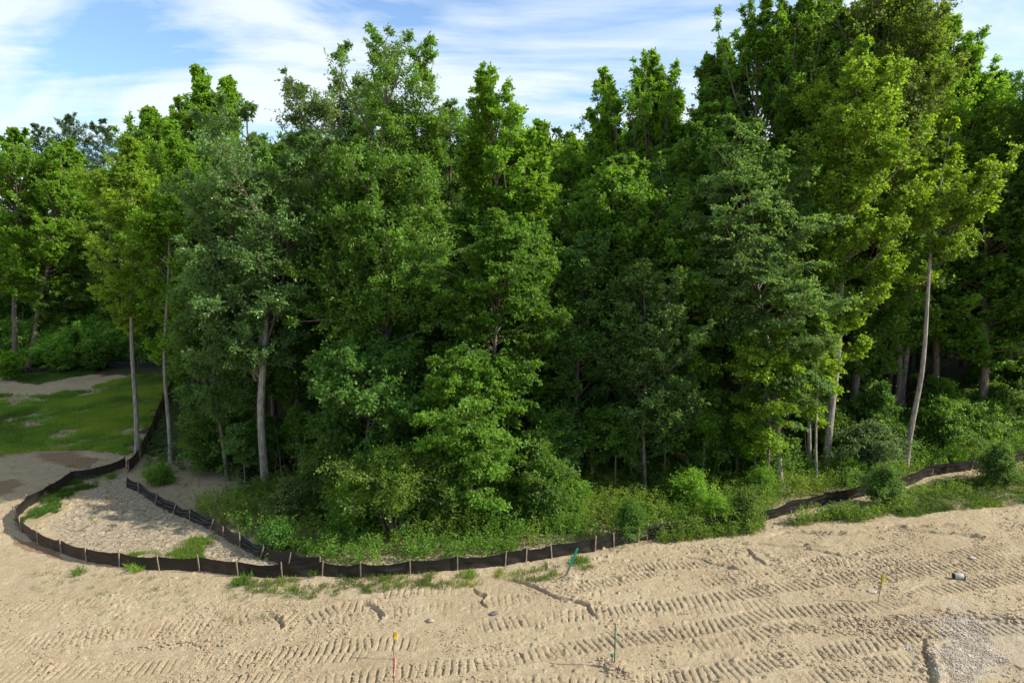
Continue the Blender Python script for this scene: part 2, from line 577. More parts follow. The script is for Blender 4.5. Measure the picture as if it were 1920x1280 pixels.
h -= 0.30 * np.clip(vnoise(xn, yn, 0.17, 55) - 0.80, 0, 1) * (0.3 + rough_zone)
for k, (pts, wd, pitch, dep) in enumerate(TRACKS):
    d, s, tot = path_field(pts, xn, yn)
    d = d + warp
    wd, pitch = wd * 1.45, pitch * 1.12
    edge = np.clip((wd * 0.5 - np.abs(d)) / 0.12, 0, 1)
    ends = np.clip(s / 0.8, 0, 1) * np.clip((tot - s) / 0.8, 0, 1)
    fade = np.clip((vnoise(xn, yn, 1.3, 60 + k) - 0.05) * 2.6, 0.1, 1) * ends
    sk = 0.35 * (vnoise(s, s * 0, 2.5, 70 + k) - 0.5) * 2
    ph = 2 * np.pi * (s + sk * d + 0.05 * (vnoise(xn, yn, 0.5, 80 + k) - .5)) / pitch
    g = np.clip(np.cos(ph), 0, 1) ** 4
    h -= edge * fade * dep * 1.0 * (g * 1.5 * (0.5 + 0.8 * vnoise(xn, yn, 0.14, 90 + k)) - 0.25)
    h += 0.03 * fade * np.exp(-((np.abs(d) - wd * 0.56) / 0.06) ** 2) * (0.3 + 1.2 * vnoise(xn, yn, 0.2, 99 + k))
for k, (pts, wd, dep) in enumerate(RUTS):
    d, s, tot = path_field(pts, xn, yn)
    d = d + 3.0 * warp + 0.12 * (vnoise(xn, yn, 0.25, 120 + k) - .5)
    ends = np.clip(s / 0.4, 0, 1) * np.clip((tot - s) / 0.4, 0, 1)
    dep = dep * 1.8 * (0.35 + 0.9 * vnoise(xn, yn, 0.8, 150 + k))
    h -= ends * dep * np.exp(-(d / (wd * 0.45)) ** 2)
    h += ends * dep * 0.6 * np.exp(-((d - wd * 0.95) / (wd * 0.5)) ** 2)
# low bank of soil thrown up along the fence toe, and mounds at the lath and the green post
d, s, tot = path_field([(40, 1000), (210, 1048), (420, 1072), (600, 1082), (800, 1076), (960, 1062), (1115, 1042), (1220, 1020)], xn, yn)
h += 0.10 * np.exp(-(d / 0.5) ** 2)
for (mx_, my_, r_, a_) in ((1070, 1084, 0.32, 0.24), (1152, 1250, 0.5, 0.14), (1700, 1166, 0.5, 0.12), (1738, 1168, 0.4, 0.13),
                           (1895, 1162, 0.5, 0.12), (1560, 1170, 0.35, 0.06), (1180, 1262, 0.3, 0.08)):
    gx, gy = G(mx_, my_)
    h += a_ * np.exp(-(((xn - gx) ** 2 + (yn - gy) ** 2) / r_ ** 2)) * (0.6 + 0.8 * vnoise(xn, yn, 0.15, 140))
Z[near] += h


def mask(poly, soft=0.9, seed=200, scale=1.2):
    wx = GX + soft * (fbm(GX, GY, scale, seed, 3) - .5) * 2
    wy = GY + soft * (fbm(GX, GY, scale, seed + 9, 3) - .5) * 2
    return inside(poly, wx, wy).astype(float)


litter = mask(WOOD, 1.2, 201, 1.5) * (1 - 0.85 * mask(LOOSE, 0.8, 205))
turf = np.maximum.reduce([mask(TURF1, 1.6, 210), mask(TURF2, 0.5, 211), mask(TURF3, 0.5, 212), mask(TURF4, 0.6, 213), mask(TURF5, 0.8, 214)])
turf = np.maximum(turf, 0.8 * mask(WEEDS, 0.7, 216))
mud = np.maximum.reduce([mask(m_, 0.5, 220 + i) for i, m_ in enumerate(MUD)])
crack = mask(CRACK, 0.6, 230)
gravel = mask(GRAVEL, 1.6, 240, 1.6)
nx, ny = len(xs), len(ys)
verts = np.stack([GX, GY, Z], -1).reshape(-1, 3)
idx = np.arange(nx * ny).reshape(ny, nx)
quads = np.stack([idx[:-1, :-1], idx[:-1, 1:], idx[1:, 1:], idx[1:, :-1]], -1).reshape(-1, 4)
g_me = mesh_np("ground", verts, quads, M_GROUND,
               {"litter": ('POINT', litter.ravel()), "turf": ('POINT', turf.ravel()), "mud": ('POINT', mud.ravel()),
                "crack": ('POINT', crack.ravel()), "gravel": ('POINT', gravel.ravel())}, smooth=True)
tag(link("ground", g_me), kind="structure")


def surf_z(x, y):
    """height of the finished ground mesh at a point"""
    x, y = np.atleast_1d(x), np.atleast_1d(y)
    i = np.clip(np.searchsorted(xs, x), 0, nx - 1)
    j = np.clip(np.searchsorted(ys, y), 0, ny - 1)
    return Z[j, i]


# ------------------------------------------------------------------ trees
def profile(t, tm, a, b, lo=0.12):
    t = np.clip(t, 0, 1)
    r = np.where(t < tm, (np.clip(t, 1e-3, 1) / tm) ** a, ((1 - t) / (1 - tm)) ** b)
    return np.maximum(r, lo)


STYLE = {
    # e0/e1: limb elevation at crown foot/top (deg), curl: change of elevation along the limb, tm,a,b: outline
    'maple': dict(e0=16, e1=66, curl=30, tm=0.45, a=0.42, b=0.60, flat=0.20, spread=0.13, leaf=(0.165, 0.062), sec=0.36),
    'spire': dict(e0=34, e1=76, curl=26, tm=0.52, a=0.5, b=0.60, flat=0.40, spread=0.11, leaf=(0.165, 0.062), sec=0.24),
    'oak': dict(e0=0, e1=52, curl=16, tm=0.50, a=0.35, b=0.42, flat=0.50, spread=0.15, leaf=(0.165, 0.05), sec=0.50),
    'elm': dict(e0=8, e1=55, curl=-22, tm=0.45, a=0.4, b=0.7, flat=0.10, spread=0.12, leaf=(0.16, 0.058), sec=0.46),
    'plume': dict(e0=30, e1=80, curl=4, tm=0.35, a=0.4, b=0.9, flat=0.5, spread=0.06, leaf=(0.12, 0.03), sec=0.26),
    'shrub': dict(e0=22, e1=68, curl=-24, tm=0.5, a=0.4, b=0.55, flat=0.3, spread=0.15, leaf=(0.12, 0.045), sec=0.42),
}


def gen_tree(seed, Ht, cb, R, style, leaders=((0, 0, 1.0, 0.0),), lean=(0, 0), n1=60, n2=11, n3=6, n4=16, tr=0.2,
             leafscale=1.0, lw=None, wob=0.26, stems=1, off=(0, 0)):
    """trunk, branches and crown meshes in the tree's own coordinates (base at the origin)"""
    rng = np.random.RandomState(seed)
    st = STYLE[style]
    K = 12

    def leader_pt(j, z):
        ox, oy, topf, fork = leaders[j]
        t_ = np.clip((z - fork * Ht) / (Ht * max(topf - fork, 0.05)), 0, 1)
        base = np.stack([lean[0] * z + wob * np.sin(z * 0.35 + seed) * np.minimum(z / 6, 1),
                         lean[1] * z + wob * np.cos(z * 0.3 + seed * 2) * np.minimum(z / 6, 1)], -1)
        o_ = np.stack([ox * t_ ** 0.8, oy * t_ ** 0.8], -1)
        return np.concatenate([base + o_, z[..., None]], -1)
    nL = len(leaders)
    # trunk
    zt = Ht * leaders[0][2] * 0.96 * np.concatenate([[0, .006, .013, .022, .035], np.linspace(0.05, 1, 20)])
    P0 = leader_pt(0, zt)[None]
    r0 = (tr * (1 - zt / Ht) ** 0.8 + 0.015 + tr * 0.6 * np.exp(-zt / 0.3))[None]
    r0 = r0 * (1 + 0.02 * rng.randn(1, len(zt)) * (zt > 3))
    trunk_parts = [tubes(P0, r0, 10)]
    br = []
    for j in range(1, nL):
        zt = np.linspace(leaders[j][3] * Ht, Ht * leaders[j][2] * 0.96, 12)
        rr = (tr * 0.5 * (1 - zt / Ht) ** 0.8 + 0.012)[None]
        br.append(tubes(leader_pt(j, zt)[None], rr, 7))
    # primaries
    lead = rng.randint(0, nL, n1)
    topf = np.array([l[2] for l in leaders])[lead]
    forkf = np.array([max(l[3], cb) for l in leaders])[lead]
    u = ((rng.permutation(n1) + rng.rand(n1)) / n1) ** 0.8
    tz = forkf + (topf - forkf) * (u * 0.97)
    z0 = tz * Ht
    tt = (tz - cb) / (topf - cb)
    az = (np.arange(n1) * 2.39996 + rng.rand(n1) * 1.1) % (2 * np.pi)
    ph = rng.rand(3) * 6.28
    lob = 1 + 0.16 * np.sin(2 * az + ph[0] + tt * 3) + 0.14 * np.sin(3 * az + ph[1] - tt * 5) + 0.1 * np.sin(9 * tt + ph[2])
    rad = R * profile(tt, st['tm'], st['a'], st['b']) * lob * (rng.uniform(0.6, 1.22, n1) if style not in ('shrub', 'plume') else rng.uniform(0.25, 1.6, n1)) / (1 if nL == 1 else 1.25)
    e = np.radians(st['e0'] + (st['e1'] - st['e0']) * tt ** 0.9 + rng.randn(n1) * (20 if style in ('shrub', 'plume') else 9))
    e = np.clip(e, -0.5, 1.5)
    L1 = rad / np.maximum(np.cos(e), 0.32)
    zcap = topf * Ht - (R * rng.uniform(0, 1.0, n1) * np.where(tt > 0.93, 0.15, 1.0) if Ht > 6 else Ht * 0.55 * rng.rand(n1) ** 1.3)
    L1 = np.minimum(L1, np.maximum(zcap - z0, 0.3) / np.maximum(np.sin(np.clip(e + np.radians(st['curl']) * 0.3, 0.05, 1.5)), 0.1) + 0.15)
    L1 = np.maximum(L1, 0.5)
    starts = np.zeros((n1, 3))
    for j in range(nL):
        m_ = lead == j
        if m_.any():
            starts[m_] = leader_pt(j, z0[m_])
    s = np.linspace(0, 1, 7)
    el = e[:, None] + np.radians(st['curl']) * (s[None] - 0.3) + rng.randn(n1, 7) * 0.07
    azs = az[:, None] + np.cumsum(rng.randn(n1, 7) * 0.10, 1)
    D = np.stack([np.cos(el) * np.cos(azs), np.cos(el) * np.sin(azs), np.sin(el)], -1)
    P1 = np.concatenate([starts[:, None], starts[:, None] + np.cumsum(D[:, :-1] * (L1 / 6)[:, None, None], 1)], 1)
    rb = np.clip(tr * 0.24 * (L1 / R) ** 0.8, 0.012, 0.09)
    R1 = rb[:, None] * (1 - 0.85 * s[None])
    br.append(tubes(P1, R1, 5))

    def along(P, q):
        k_ = np.clip((q * (P.shape[1] - 1)).astype(int), 0, P.shape[1] - 2)
        f_ = q * (P.shape[1] - 1) - k_
        r_ = np.arange(len(P))
        a_, b_ = P[r_, k_], P[r_, k_ + 1]
        return a_ + (b_ - a_) * f_[:, None], unit(b_ - a_)
    # secondaries
    i2 = np.repeat(np.arange(n1), n2)
    i2 = i2[rng.rand(len(i2)) < np.clip(L1[i2] / (2.6 if Ht > 6 else 0.35 * R + 0.3), 0.14, 1)]
    q2 = 0.18 + 0.80 * rng.rand(len(i2))
    p2, d2 = along(P1[i2], q2)
    sgn = np.where(rng.rand(len(i2)) < 0.5, -1, 1)
    side = unit(np.cross(d2, np.array([0, 0, 1.0])))
    spr = rng.uniform(0.5, 1.2, len(i2))
    dd2 = unit(d2 * 0.75 + side * (sgn * spr)[:, None] + np.array([0, 0, 1]) * rng.normal(0.12, st['flat'] + 0.12, len(i2))[:, None])
    L2 = st['sec'] * L1[i2] * (1.05 - 0.75 * q2) * rng.uniform(0.6, 1.3, len(i2))
    L2 = np.clip(L2, 0.30, 3.2)
    htop = (topf * Ht)[i2]
    tp = np.clip((1.04 * htop - p2[:, 2]) / (0.15 * Ht), 0.25, 1) if Ht > 6 else np.ones(len(i2))
    L2 = L2 * tp
    s4 = np.linspace(0, 1, 4)
    sag = np.array([0, 0, 1.0]) * (np.sign(st['curl']) * 0.22)
    P2 = p2[:, None] + dd2[:, None] * (L2[:, None] * s4)[..., None] + sag * (L2[:, None] * s4 ** 2)[..., None]
    R2 = np.clip(L2 * 0.012, 0.006, 0.03)[:, None] * (1 - 0.7 * s4[None])
    br.append(tubes(P2, R2, 3))
    # twigs
    i3 = np.repeat(np.arange(len(P2)), n3)
    q3 = 0.15 + 0.85 * rng.rand(len(i3)) ** 0.8
    p3, d3 = along(P2[i3], np.minimum(q3, 0.999))
    dd3 = unit(d3 * 0.8 + rng.randn(len(i3), 3) * np.array([0.7, 0.7, st['flat'] + 0.1]) + sag * 0.5)
    L3 = rng.uniform(0.25, 0.75, len(i3)) * (0.7 + 0.3 * np.minimum(L2[i3], 1.5)) * (0.35 + 0.65 * tp[i3])
    tip_clump = rng.rand(len(P2))[i3]
    # leaves
    i4 = np.repeat(np.arange(len(i3)), n4)
    n = len(i4)
    q4 = rng.rand(n)
    sp = st['spread']
    p4 = p3[i4] + dd3[i4] * (L3[i4] * q4)[:, None] + rng.randn(n, 3) * np.array([sp, sp, sp * 0.6]) * 0.6 * (0.5 + 0.5 * tp[i3][i4])[:, None]
    cen = np.array([lean[0] * Ht * 0.6, lean[1] * Ht * 0.6, 0])
    outw = unit((p4 - cen) * np.array([1, 1, 0.0]))
    nr = unit(rng.randn(n, 3) * 0.62 + np.array([0, 0, 0.75]) + outw * 0.32)
    dr = unit(np.cross(nr, rng.randn(n, 3)) * 0.8 + dd3[i4] * 0.6 - np.array([0, 0, 0.22]))
    ll, ww = lw or st['leaf']
    sc_ = rng.uniform(0.45, 1.35, n) * leafscale
    lv, lf = leaf_quads(p4, dr, nr, ll * sc_, ww * sc_)
    tint = np.clip(0.30 * tip_clump[i4] + 0.22 * rng.rand(len(P1))[i2][i3][i4] + 0.48 * rng.rand(n), 0, 1)
    if off != (0, 0):
        pass
    tv, tf = join(trunk_parts)
    bv, bf = join(br)
    if stems > 1:
        a_ = rng.rand(stems) * 6.28
        zz_ = np.linspace(0, 1, 6)
        tips = np.stack([np.cos(a_) * R * 0.6, np.sin(a_) * R * 0.6, np.full(stems, Ht * 0.75)], -1) * rng.uniform(0.6, 1.1, (stems, 1))
        Ps = tips[:, None] * zz_[None, :, None] ** np.array([1.3, 1.3, 0.9]) + rng.randn(stems, 1, 3) * [0.15, 0.15, 0]
        sv_, sf_ = tubes(Ps, np.full((stems, 6), tr * 0.6) * (1 - 0.7 * zz_), 5)
        tv, tf = join([(tv, tf), (sv_, sf_)])
    return (tv, tf), (bv, bf), (lv, lf, tint)


def build_tree(name, label, cat, loc, geo, color, group=None, rz=0, bark=None, leafm=None, scale=1):
    (tv, tf), (bv, bf), (lv, lf, ti) = geo
    root = thing(name, label, cat, loc, rz, group, scale)
    bark = bark or M_BARK
    link("trunk", mesh_np("trunk", tv, tf, bark, smooth=True), root)
    link("branches", mesh_np("branches", bv, bf, M_TWIG if bark is M_TWIG else M_BARK, smooth=True), root)
    link("crown", mesh_np("crown", lv, lf, leafm or M_LEAF, {"tint": ('FACE', ti)}), root, color)
    return root


ORD = ['nearest', 'second', 'third', 'fourth', 'fifth', 'sixth', 'seventh', 'eighth', 'ninth', 'tenth', 'eleventh', 'twelfth',
       'thirteenth', 'fourteenth', 'fifteenth', 'sixteenth', 'seventeenth', 'eighteenth', 'nineteenth', 'twentieth'] + ['twenty-' + w_ for w_ in ('first', 'second', 'third', 'fourth', 'fifth', 'sixth', 'seventh', 'eighth', 'ninth')] \
    + ['thirtieth'] + ['thirty-' + w_ for w_ in ('first', 'second', 'third', 'fourth', 'fifth', 'sixth', 'seventh', 'eighth', 'ninth')]


def locate(items, marks, what, verb=""):
    """label each thing by its order to the left or right of the landmark nearest to it"""
    buckets = {}
    for o in items:
        x, y, z = o.location
        px = 960 + FPX * x / (y * cP - (z + 4 - CAM_H) * sP)
        mk = min(marks, key=lambda m_: abs(px - m_[0]))
        sd = 'left' if px < mk[0] else 'right'
        buckets.setdefault((mk[1], sd), []).append((abs(px - mk[0]), o))
    for (mname, sd), L_ in buckets.items():
        L_.sort(key=lambda q: q[0])
        for k_, (_, o) in enumerate(L_):
            o["label"] = f"{what}, {ORD[min(k_, 38)]} to the {sd} of {mname}"


def copy_tree(src, loc, rz, scale, color, label, group=None):
    r = src.copy()
    COL.objects.link(r)
    r.location = loc
    r.rotation_euler = (0, 0, rz)
    r.scale = (scale[0], scale[0], scale[1])
    r["label"] = label
    if group:
        r["group"] = group
    elif "group" in r:
        del r["group"]
    for ch in src.children:
        c_ = ch.copy()
        COL.objects.link(c_)
        c_.parent = r
        if c_.name.startswith("crown"):
            c_.color = color
    return r


# leaf colours (alpha = share of yellowing leaves)
GREYG = (0.098, 0.190, 0.050, 0.0)
PALEG = (0.120, 0.195, 0.065, 0.05)
DEEP = (0.096, 0.198, 0.028, 0.05)
MID = (0.112, 0.226, 0.027, 0.10)
BRIGHT = (0.140, 0.270, 0.027, 0.14)
YELG = (0.155, 0.265, 0.026, 0.25)
YELO = (0.158, 0.262, 0.027, 0.34)
BLUEG = (0.092, 0.190, 0.042, 0.0)


def px_tree(name, label, Y, cxp, hw, top, bot, style, color, base=None, bark=None, leafm=None, seed=1, group=None,
            leaders=None, tr=0.22, dens=1.0, **kw):
    Ht = ZH(top, Y)
    zb = max(ZH(bot, Y), 0.3)
    midpy = (top + bot) / 2
    Xc = XD(cxp, midpy, Y)
    dep = Y * cP - (ZH(midpy, Y) - CAM_H) * sP
    R = hw / FPX * dep * 1.10
    dens = dens * (1.5 if style == 'spire' else 1.0)
    Xb = XD(base, 900, Y) if base is not None else Xc + (random.random() - .5) * R * 0.3
    leanx = (Xc - Xb) / (0.5 * (Ht + zb))
    if leaders:
        lds = []
        for (lpx, lpy, fork) in leaders:
            lds.append(((XD(lpx, lpy, Y) - Xb) - leanx * ZH(lpy, Y), random.uniform(-.3, .3) * R, ZH(lpy, Y) / Ht, fork))
        leaders = tuple(lds)
    else:
        leaders = ((0, 0, 1.0, 0.0),)
    vol = (Ht - zb) * R * 2
    n1 = int(np.clip(vol * 1.02 * dens, 45, 250))
    far = Y > 58
    kw.setdefault('n2', 11)
    kw.setdefault('n3', 6)
    kw.setdefault('n4', 15 if not far else 9)
    geo = gen_tree(seed, Ht, zb / Ht, R, style, leaders, (leanx, 0), n1=n1, tr=tr, leafscale=1.0 if not far else 1.5, **kw)
    return build_tree(name, label, "tree", (Xb, Y, float(ground_z(Xb, Y)) - 0.05), geo, color, group, 0, bark, leafm)


random.seed(3)
np.random.seed(3)
px_tree("maple_tree", "slender yellow-green tree with a thin bare trunk at the corner of the fence loop", 42.2, 245, 78, 262, 640, 'maple', YELG, base=260, bark=M_BARK2, seed=21, tr=0.145, dens=0.9)
px_tree("maple_tree", "thin young tree with a bare pale lower trunk just left of the grey-green oak", 41.4, 312, 45, 350, 690, 'maple', BRIGHT, base=322, bark=M_BARK2, seed=22, tr=0.12, dens=1.0)
oak = px_tree("oak_tree", "broad dark grey-green oak with a thick pale forked trunk on the left of the wood", 37.0, 462, 140, 188, 690, 'oak', GREYG, base=497, bark=M_BARK2, leafm=M_LEAFG, seed=23, tr=0.22,
              leaders=[(480, 188, 0.0), (400, 270, 0.32), (570, 250, 0.35), (370, 420, 0.30)], dens=1.15)
px_tree("oak_tree", "tall pale grey-green oak between the dark oak and the tallest green tree", 43.0, 635, 105, 95, 470, 'oak', PALEG, bark=M_BARK, leafm=M_LEAFG, seed=24, tr=0.28,
        leaders=[(640, 95, 0.0), (570, 150, 0.4), (690, 130, 0.4)], dens=0.8)
px_tree("oak_tree", "tallest dense green tree with a double rounded top left of centre", 37.5, 725, 128, 48, 830, 'oak', MID, bark=M_BARK, leafm=M_LEAFG, seed=25, tr=0.3,
        leaders=[(715, 48, 0.0), (785, 62, 0.45), (660, 260, 0.3), (810, 210, 0.35)], dens=1.15, lw=(0.18, 0.036))
px_tree("oak_tree", "dark rounded tree peeping out right behind the tallest double-topped tree", 44.0, 838, 52, 185, 560, 'oak', GREYG, seed=26, leafm=M_LEAFG)
px_tree("maple_tree", "bright green tree with thin spiky leaders reaching into the sky gap at centre", 40.5, 955, 85, 132, 640, 'spire', BRIGHT, seed=27, tr=0.2,
        leaders=[(912, 132, 0.0), (958, 200, 0.5), (880, 250, 0.45), (1000, 260, 0.4)], dens=1.1)
px_tree("elm_tree", "vivid green layered tree with drooping sprays standing forward at the centre of the wood", 34.6, 930, 112, 395, 800, 'elm', (0.075, 0.165, 0.020, 0.15), seed=28, tr=0.17, dens=1.35)
px_tree("maple_tree", "leafy mid-green sapling clothed to the ground below the vivid layered tree", 32.8, 865, 100, 655, 985, 'elm', MID, seed=29, tr=0.10, dens=2.2)
px_tree("maple_tree", "dark vine-clad sapling under the tallest tree with round leaf clumps", 34.5, 690, 100, 640, 960, 'oak', (0.085, 0.185, 0.035, 0), seed=30, tr=0.10, dens=1.9, lw=(0.16, 0.065))
px_tree("maple_tree", "green tree top showing behind the spiky tree at centre", 51.0, 1005, 50, 225, 520, 'maple', MID, seed=31)
px_tree("maple_tree", "low-topped green tree under the deepest dip of the skyline", 54.0, 1070, 60, 262, 560, 'maple', BRIGHT, seed=32)
px_tree("maple_tree", "tall open-crowned tree with many upright leafy shoots right of centre", 51.0, 1198, 98, 105, 620, 'spire', BRIGHT, seed=33, tr=0.24,
        leaders=[(1220, 105, 0.0), (1135, 125, 0.45), (1270, 170, 0.45), (1105, 210, 0.4)], dens=0.95)
px_tree("maple_tree", "dark shaded tree in front of the open-crowned tree", 41.0, 1170, 125, 300, 830, 'maple', DEEP, seed=34, tr=0.2, dens=1.0)
px_tree("maple_tree", "dark tree beside the vivid layered tree on its right", 38.5, 1085, 80, 440, 860, 'maple', BLUEG, seed=35, tr=0.14, dens=1.1)
px_tree("maple_tree", "small shaded tree with pale leaf tips low in the dark middle of the wood", 36.2, 1205, 92, 500, 880, 'maple', (0.100, 0.180, 0.05, 0.1), seed=36, tr=0.10, dens=1.2)
px_tree("maple_tree", "dark green tree filling the gap left of the grey-green pyramid tree", 44.0, 1305, 75, 190, 760, 'maple', DEEP, seed=37, dens=1.0)
px_tree("maple_tree", "grey-green pyramid-shaped tree with a pale straight trunk at the weeds", 37.2, 1425, 112, 222, 800, 'elm', (0.092, 0.175, 0.050, 0.12), base=1464, bark=M_BARK2, seed=38, tr=0.19, dens=1.35)
px_tree("maple_tree", "yellow-green low growth clothing the foot of the grey-green pyramid tree", 36.0, 1440, 62, 600, 850, 'elm', YELG, seed=39, tr=0.08, dens=1.7)
px_tree("maple_tree", "dark pointed tree top at the left shoulder of the tallest right-hand group", 47.0, 1362, 58, 72, 600, 'spire', DEEP, seed=40, dens=1.1, leaders=[(1345, 100, 0.0), (1372, 72, 0.5)])
px_tree("maple_tree", "tall green tree cut off by the top edge beside the dark pointed top", 46.0, 1480, 96, -25, 640, 'spire', MID, seed=41, tr=0.25, dens=1.1,
        leaders=[(1420, -5, 0.0), (1500, -25, 0.4), (1550, -10, 0.45)])
px_tree("maple_tree", "tallest yellow-green tree cut off by the top edge on the right", 45.0, 1640, 122, -70, 600, 'maple', (0.09, 0.15, 0.022, 0.3), seed=42, tr=0.26, dens=1.05)
px_tree("maple_tree", "yellow-green tree with a pale straight trunk right of the pyramid tree", 39.9, 1588, 100, 70, 700, 'maple', YELG, base=1548, bark=M_BARK2, seed=43, tr=0.22, dens=0.95)
px_tree("maple_tree", "yellow tinged tree with a long bare leaning trunk on the right", 40.4, 1785, 104, 222, 560, 'maple', YELO, base=1697, bark=M_BARK2, seed=44, tr=0.165, dens=0.85,
        leaders=[(1790, 222, 0.0), (1850, 300, 0.66), (1720, 290, 0.68)])
px_tree("maple_tree", "green tree with a narrow spire top behind the leaning yellow-tinged tree", 49.0, 1795, 78, 30, 560, 'spire', BRIGHT, seed=45, dens=1.0,
        leaders=[(1790, 30, 0.0), (1835, 85, 0.5), (1740, 40, 0.5)])
px_tree("maple_tree", "dark tree at the right edge with its trunk at the grass", 52.4, 1895, 72, 135, 620, 'maple', DEEP, base=1908, seed=46, dens=1.0)
px_tree("oak_tree", "dark tree cut off by the right edge of the picture", 45.0, 2010, 110, 60, 700, 'oak', DEEP, seed=47, dens=0.7)
px_tree("maple_tree", "slim pale-trunked tree close left of the yellow-green straight tree", 39.8, 1520, 45, 420, 800, 'maple', MID, base=1518, bark=M_BARK2, seed=48, tr=0.12, dens=1.0)
px_tree("maple_tree", "yellow tipped shoot between the two pale trunks on the right", 37.6, 1530, 34, 590, 800, 'elm', YELO, base=1532, bark=M_BARK2, seed=49, tr=0.07, dens=1.6)
px_tree("maple_tree", "shaded leafy growth hanging low left of the oak trunk", 38.5, 405, 72, 470, 800, 'oak', GREYG, seed=60, tr=0.10, dens=1.5)
px_tree("maple_tree", "dark leafy tree right behind the oak trunk", 42.0, 560, 75, 420, 800, 'maple', DEEP, seed=61, tr=0.12, dens=1.2)
px_tree("maple_tree", "shaded tree behind the thin young tree at the left end of the wood", 47.0, 345, 55, 420, 760, 'maple', MID, seed=62, tr=0.12, dens=1.1)
px_tree("maple_tree", "tall green crown between the two tops cut off by the top edge", 48.0, 1560, 80, -15, 560, 'maple', MID, seed=63, tr=0.22)
px_tree("maple_tree", "green crown right of the tallest yellow-green tree", 47.5, 1712, 80, 12, 600, 'maple', BRIGHT, seed=64, tr=0.22)
px_tree("maple_tree", "mid green crown low behind the open-crowned tree", 47.0, 1240, 85, 285, 640, 'maple', MID, seed=65, tr=0.18)
px_tree("maple_tree", "green leafy crown under the skyline dip", 46.0, 1095, 80, 340, 640, 'maple', MID, seed=66, tr=0.18)
px_tree("maple_tree", "bright green crown between the slender yellow-green tree and the oak", 56.0, 345, 60, 230, 620, 'maple', BRIGHT, seed=67, tr=0.2)
# far side of the clearing on the left
px_tree("maple_tree", "tall tree with spiky twin tops behind the slender yellow-green tree", 63.0, 388, 62, 125, 580, 'spire', BRIGHT, seed=50, tr=0.24,
        leaders=[(368, 125, 0.0), (425, 140, 0.45), (330, 190, 0.4)], dens=1.0)
px_tree("maple_tree", "bright green tree left of the spiky twin tops across the clearing", 68.0, 300, 62, 205, 600, 'spire', BRIGHT, seed=51, dens=0.9)
px_tree("maple_tree", "bright green tree on the left edge across the clearing", 74.0, 30, 72, 238, 560, 'maple', BRIGHT, base=50, seed=52, tr=0.3, dens=0.7)
px_tree("maple_tree", "bright green tree with two dark trunks across the clearing", 75.0, 105, 62, 262, 580, 'maple', BRIGHT, base=76, seed=53, tr=0.3, dens=0.7)
px_tree("locust_tree", "smooth feathery green tree below the distant grey-green trees", 92.0, 165, 62, 285, 560, 'elm', (0.085, 0.17, 0.03, 0), seed=54, dens=0.6, lw=(0.12, 0.05))
px_tree("maple_tree", "yellowish green tree with dark trunks across the clearing behind the slender tree", 80.0, 215, 60, 330, 600, 'maple', YELG, base=283, seed=55, tr=0.26, dens=0.6)
px_tree("cottonwood_tree", "leftmost distant grey-green tree on the left skyline", 130.0, 85, 42, 232, 480, 'oak', (0.075, 0.13, 0.065, 0), seed=56, dens=0.28)
cot = px_tree("cottonwood_tree", "tallest distant grey-green tree on the left skyline", 128.0, 140, 40, 213, 480, 'oak', (0.075, 0.13, 0.065, 0), seed=57, dens=0.28)
px_tree("cottonwood_tree", "distant grey-green tree nearest the bright spiky trees on the left skyline", 132.0, 200, 38, 222, 480, 'oak', (0.075, 0.13, 0.065, 0), seed=58, dens=0.28)

# trees of the inner wood: five kinds built once, then copied
random.seed(8)
protos = []
for k, (st_, col_, H_, R_) in enumerate([('maple', DEEP, 15, 3.2), ('oak', DEEP, 14, 3.6), ('elm', MID, 13, 3.2), ('maple', MID, 16, 3.0), ('spire', DEEP, 16, 2.6)]):
    protos.append((gen_tree(300 + k, H_, 0.22, R_, st_, n1=120, n2=9, n3=5, n4=12, tr=0.2, leafscale=1.2), col_, H_))
inner_roots = []
wood_in = [(-23, 46.5), (-14, 40), (-6, 36), (5, 36.5), (15, 40.5), (26, 44.5), (44, 55), (68, 70), (68, 84), (-30, 84), (-33, 66)]
cand, tries = [], 0
while len(cand) < 120 and tries < 20000:
    tries += 1
    x, y = random.uniform(-45, 70), random.uniform(36, 84)
    if not inside(wood_in, np.array([x]), np.array([y]))[0]:
        continue
    if all((x - a) ** 2 + (y - b_) ** 2 > 3.9 ** 2 for a, b_ in cand):
        cand.append((x, y))
cand.sort(key=lambda c_: c_[1])
GI = "trees standing deep in the wood"
for i, (x, y) in enumerate(cand):
    k = i % 5
    geo, col_, H_ = protos[k]
    v = random.uniform(0.75, 1.15)
    c_ = (col_[0] * v, col_[1] * v, col_[2] * v, col_[3])
    zmax = 18.0 + (y - 40) * 0.14
    sc_ = random.uniform(0.85, 1.1) * zmax / H_
    lab = "shaded green tree deep in the wood behind the front trees"
    loc = (x, y, float(ground_z(x, y)) - 0.05)
    if i < 5:
        r = build_tree("maple_tree", lab, "tree", loc, geo, c_, GI, random.random() * 6.28)
        r.scale = (1.0, 1.0, sc_)
        inner_roots.append(r)
    else:
        copy_tree(inner_roots[k], loc, random.random() * 6.28, (random.uniform(1.05, 1.4), sc_), c_, lab, GI)

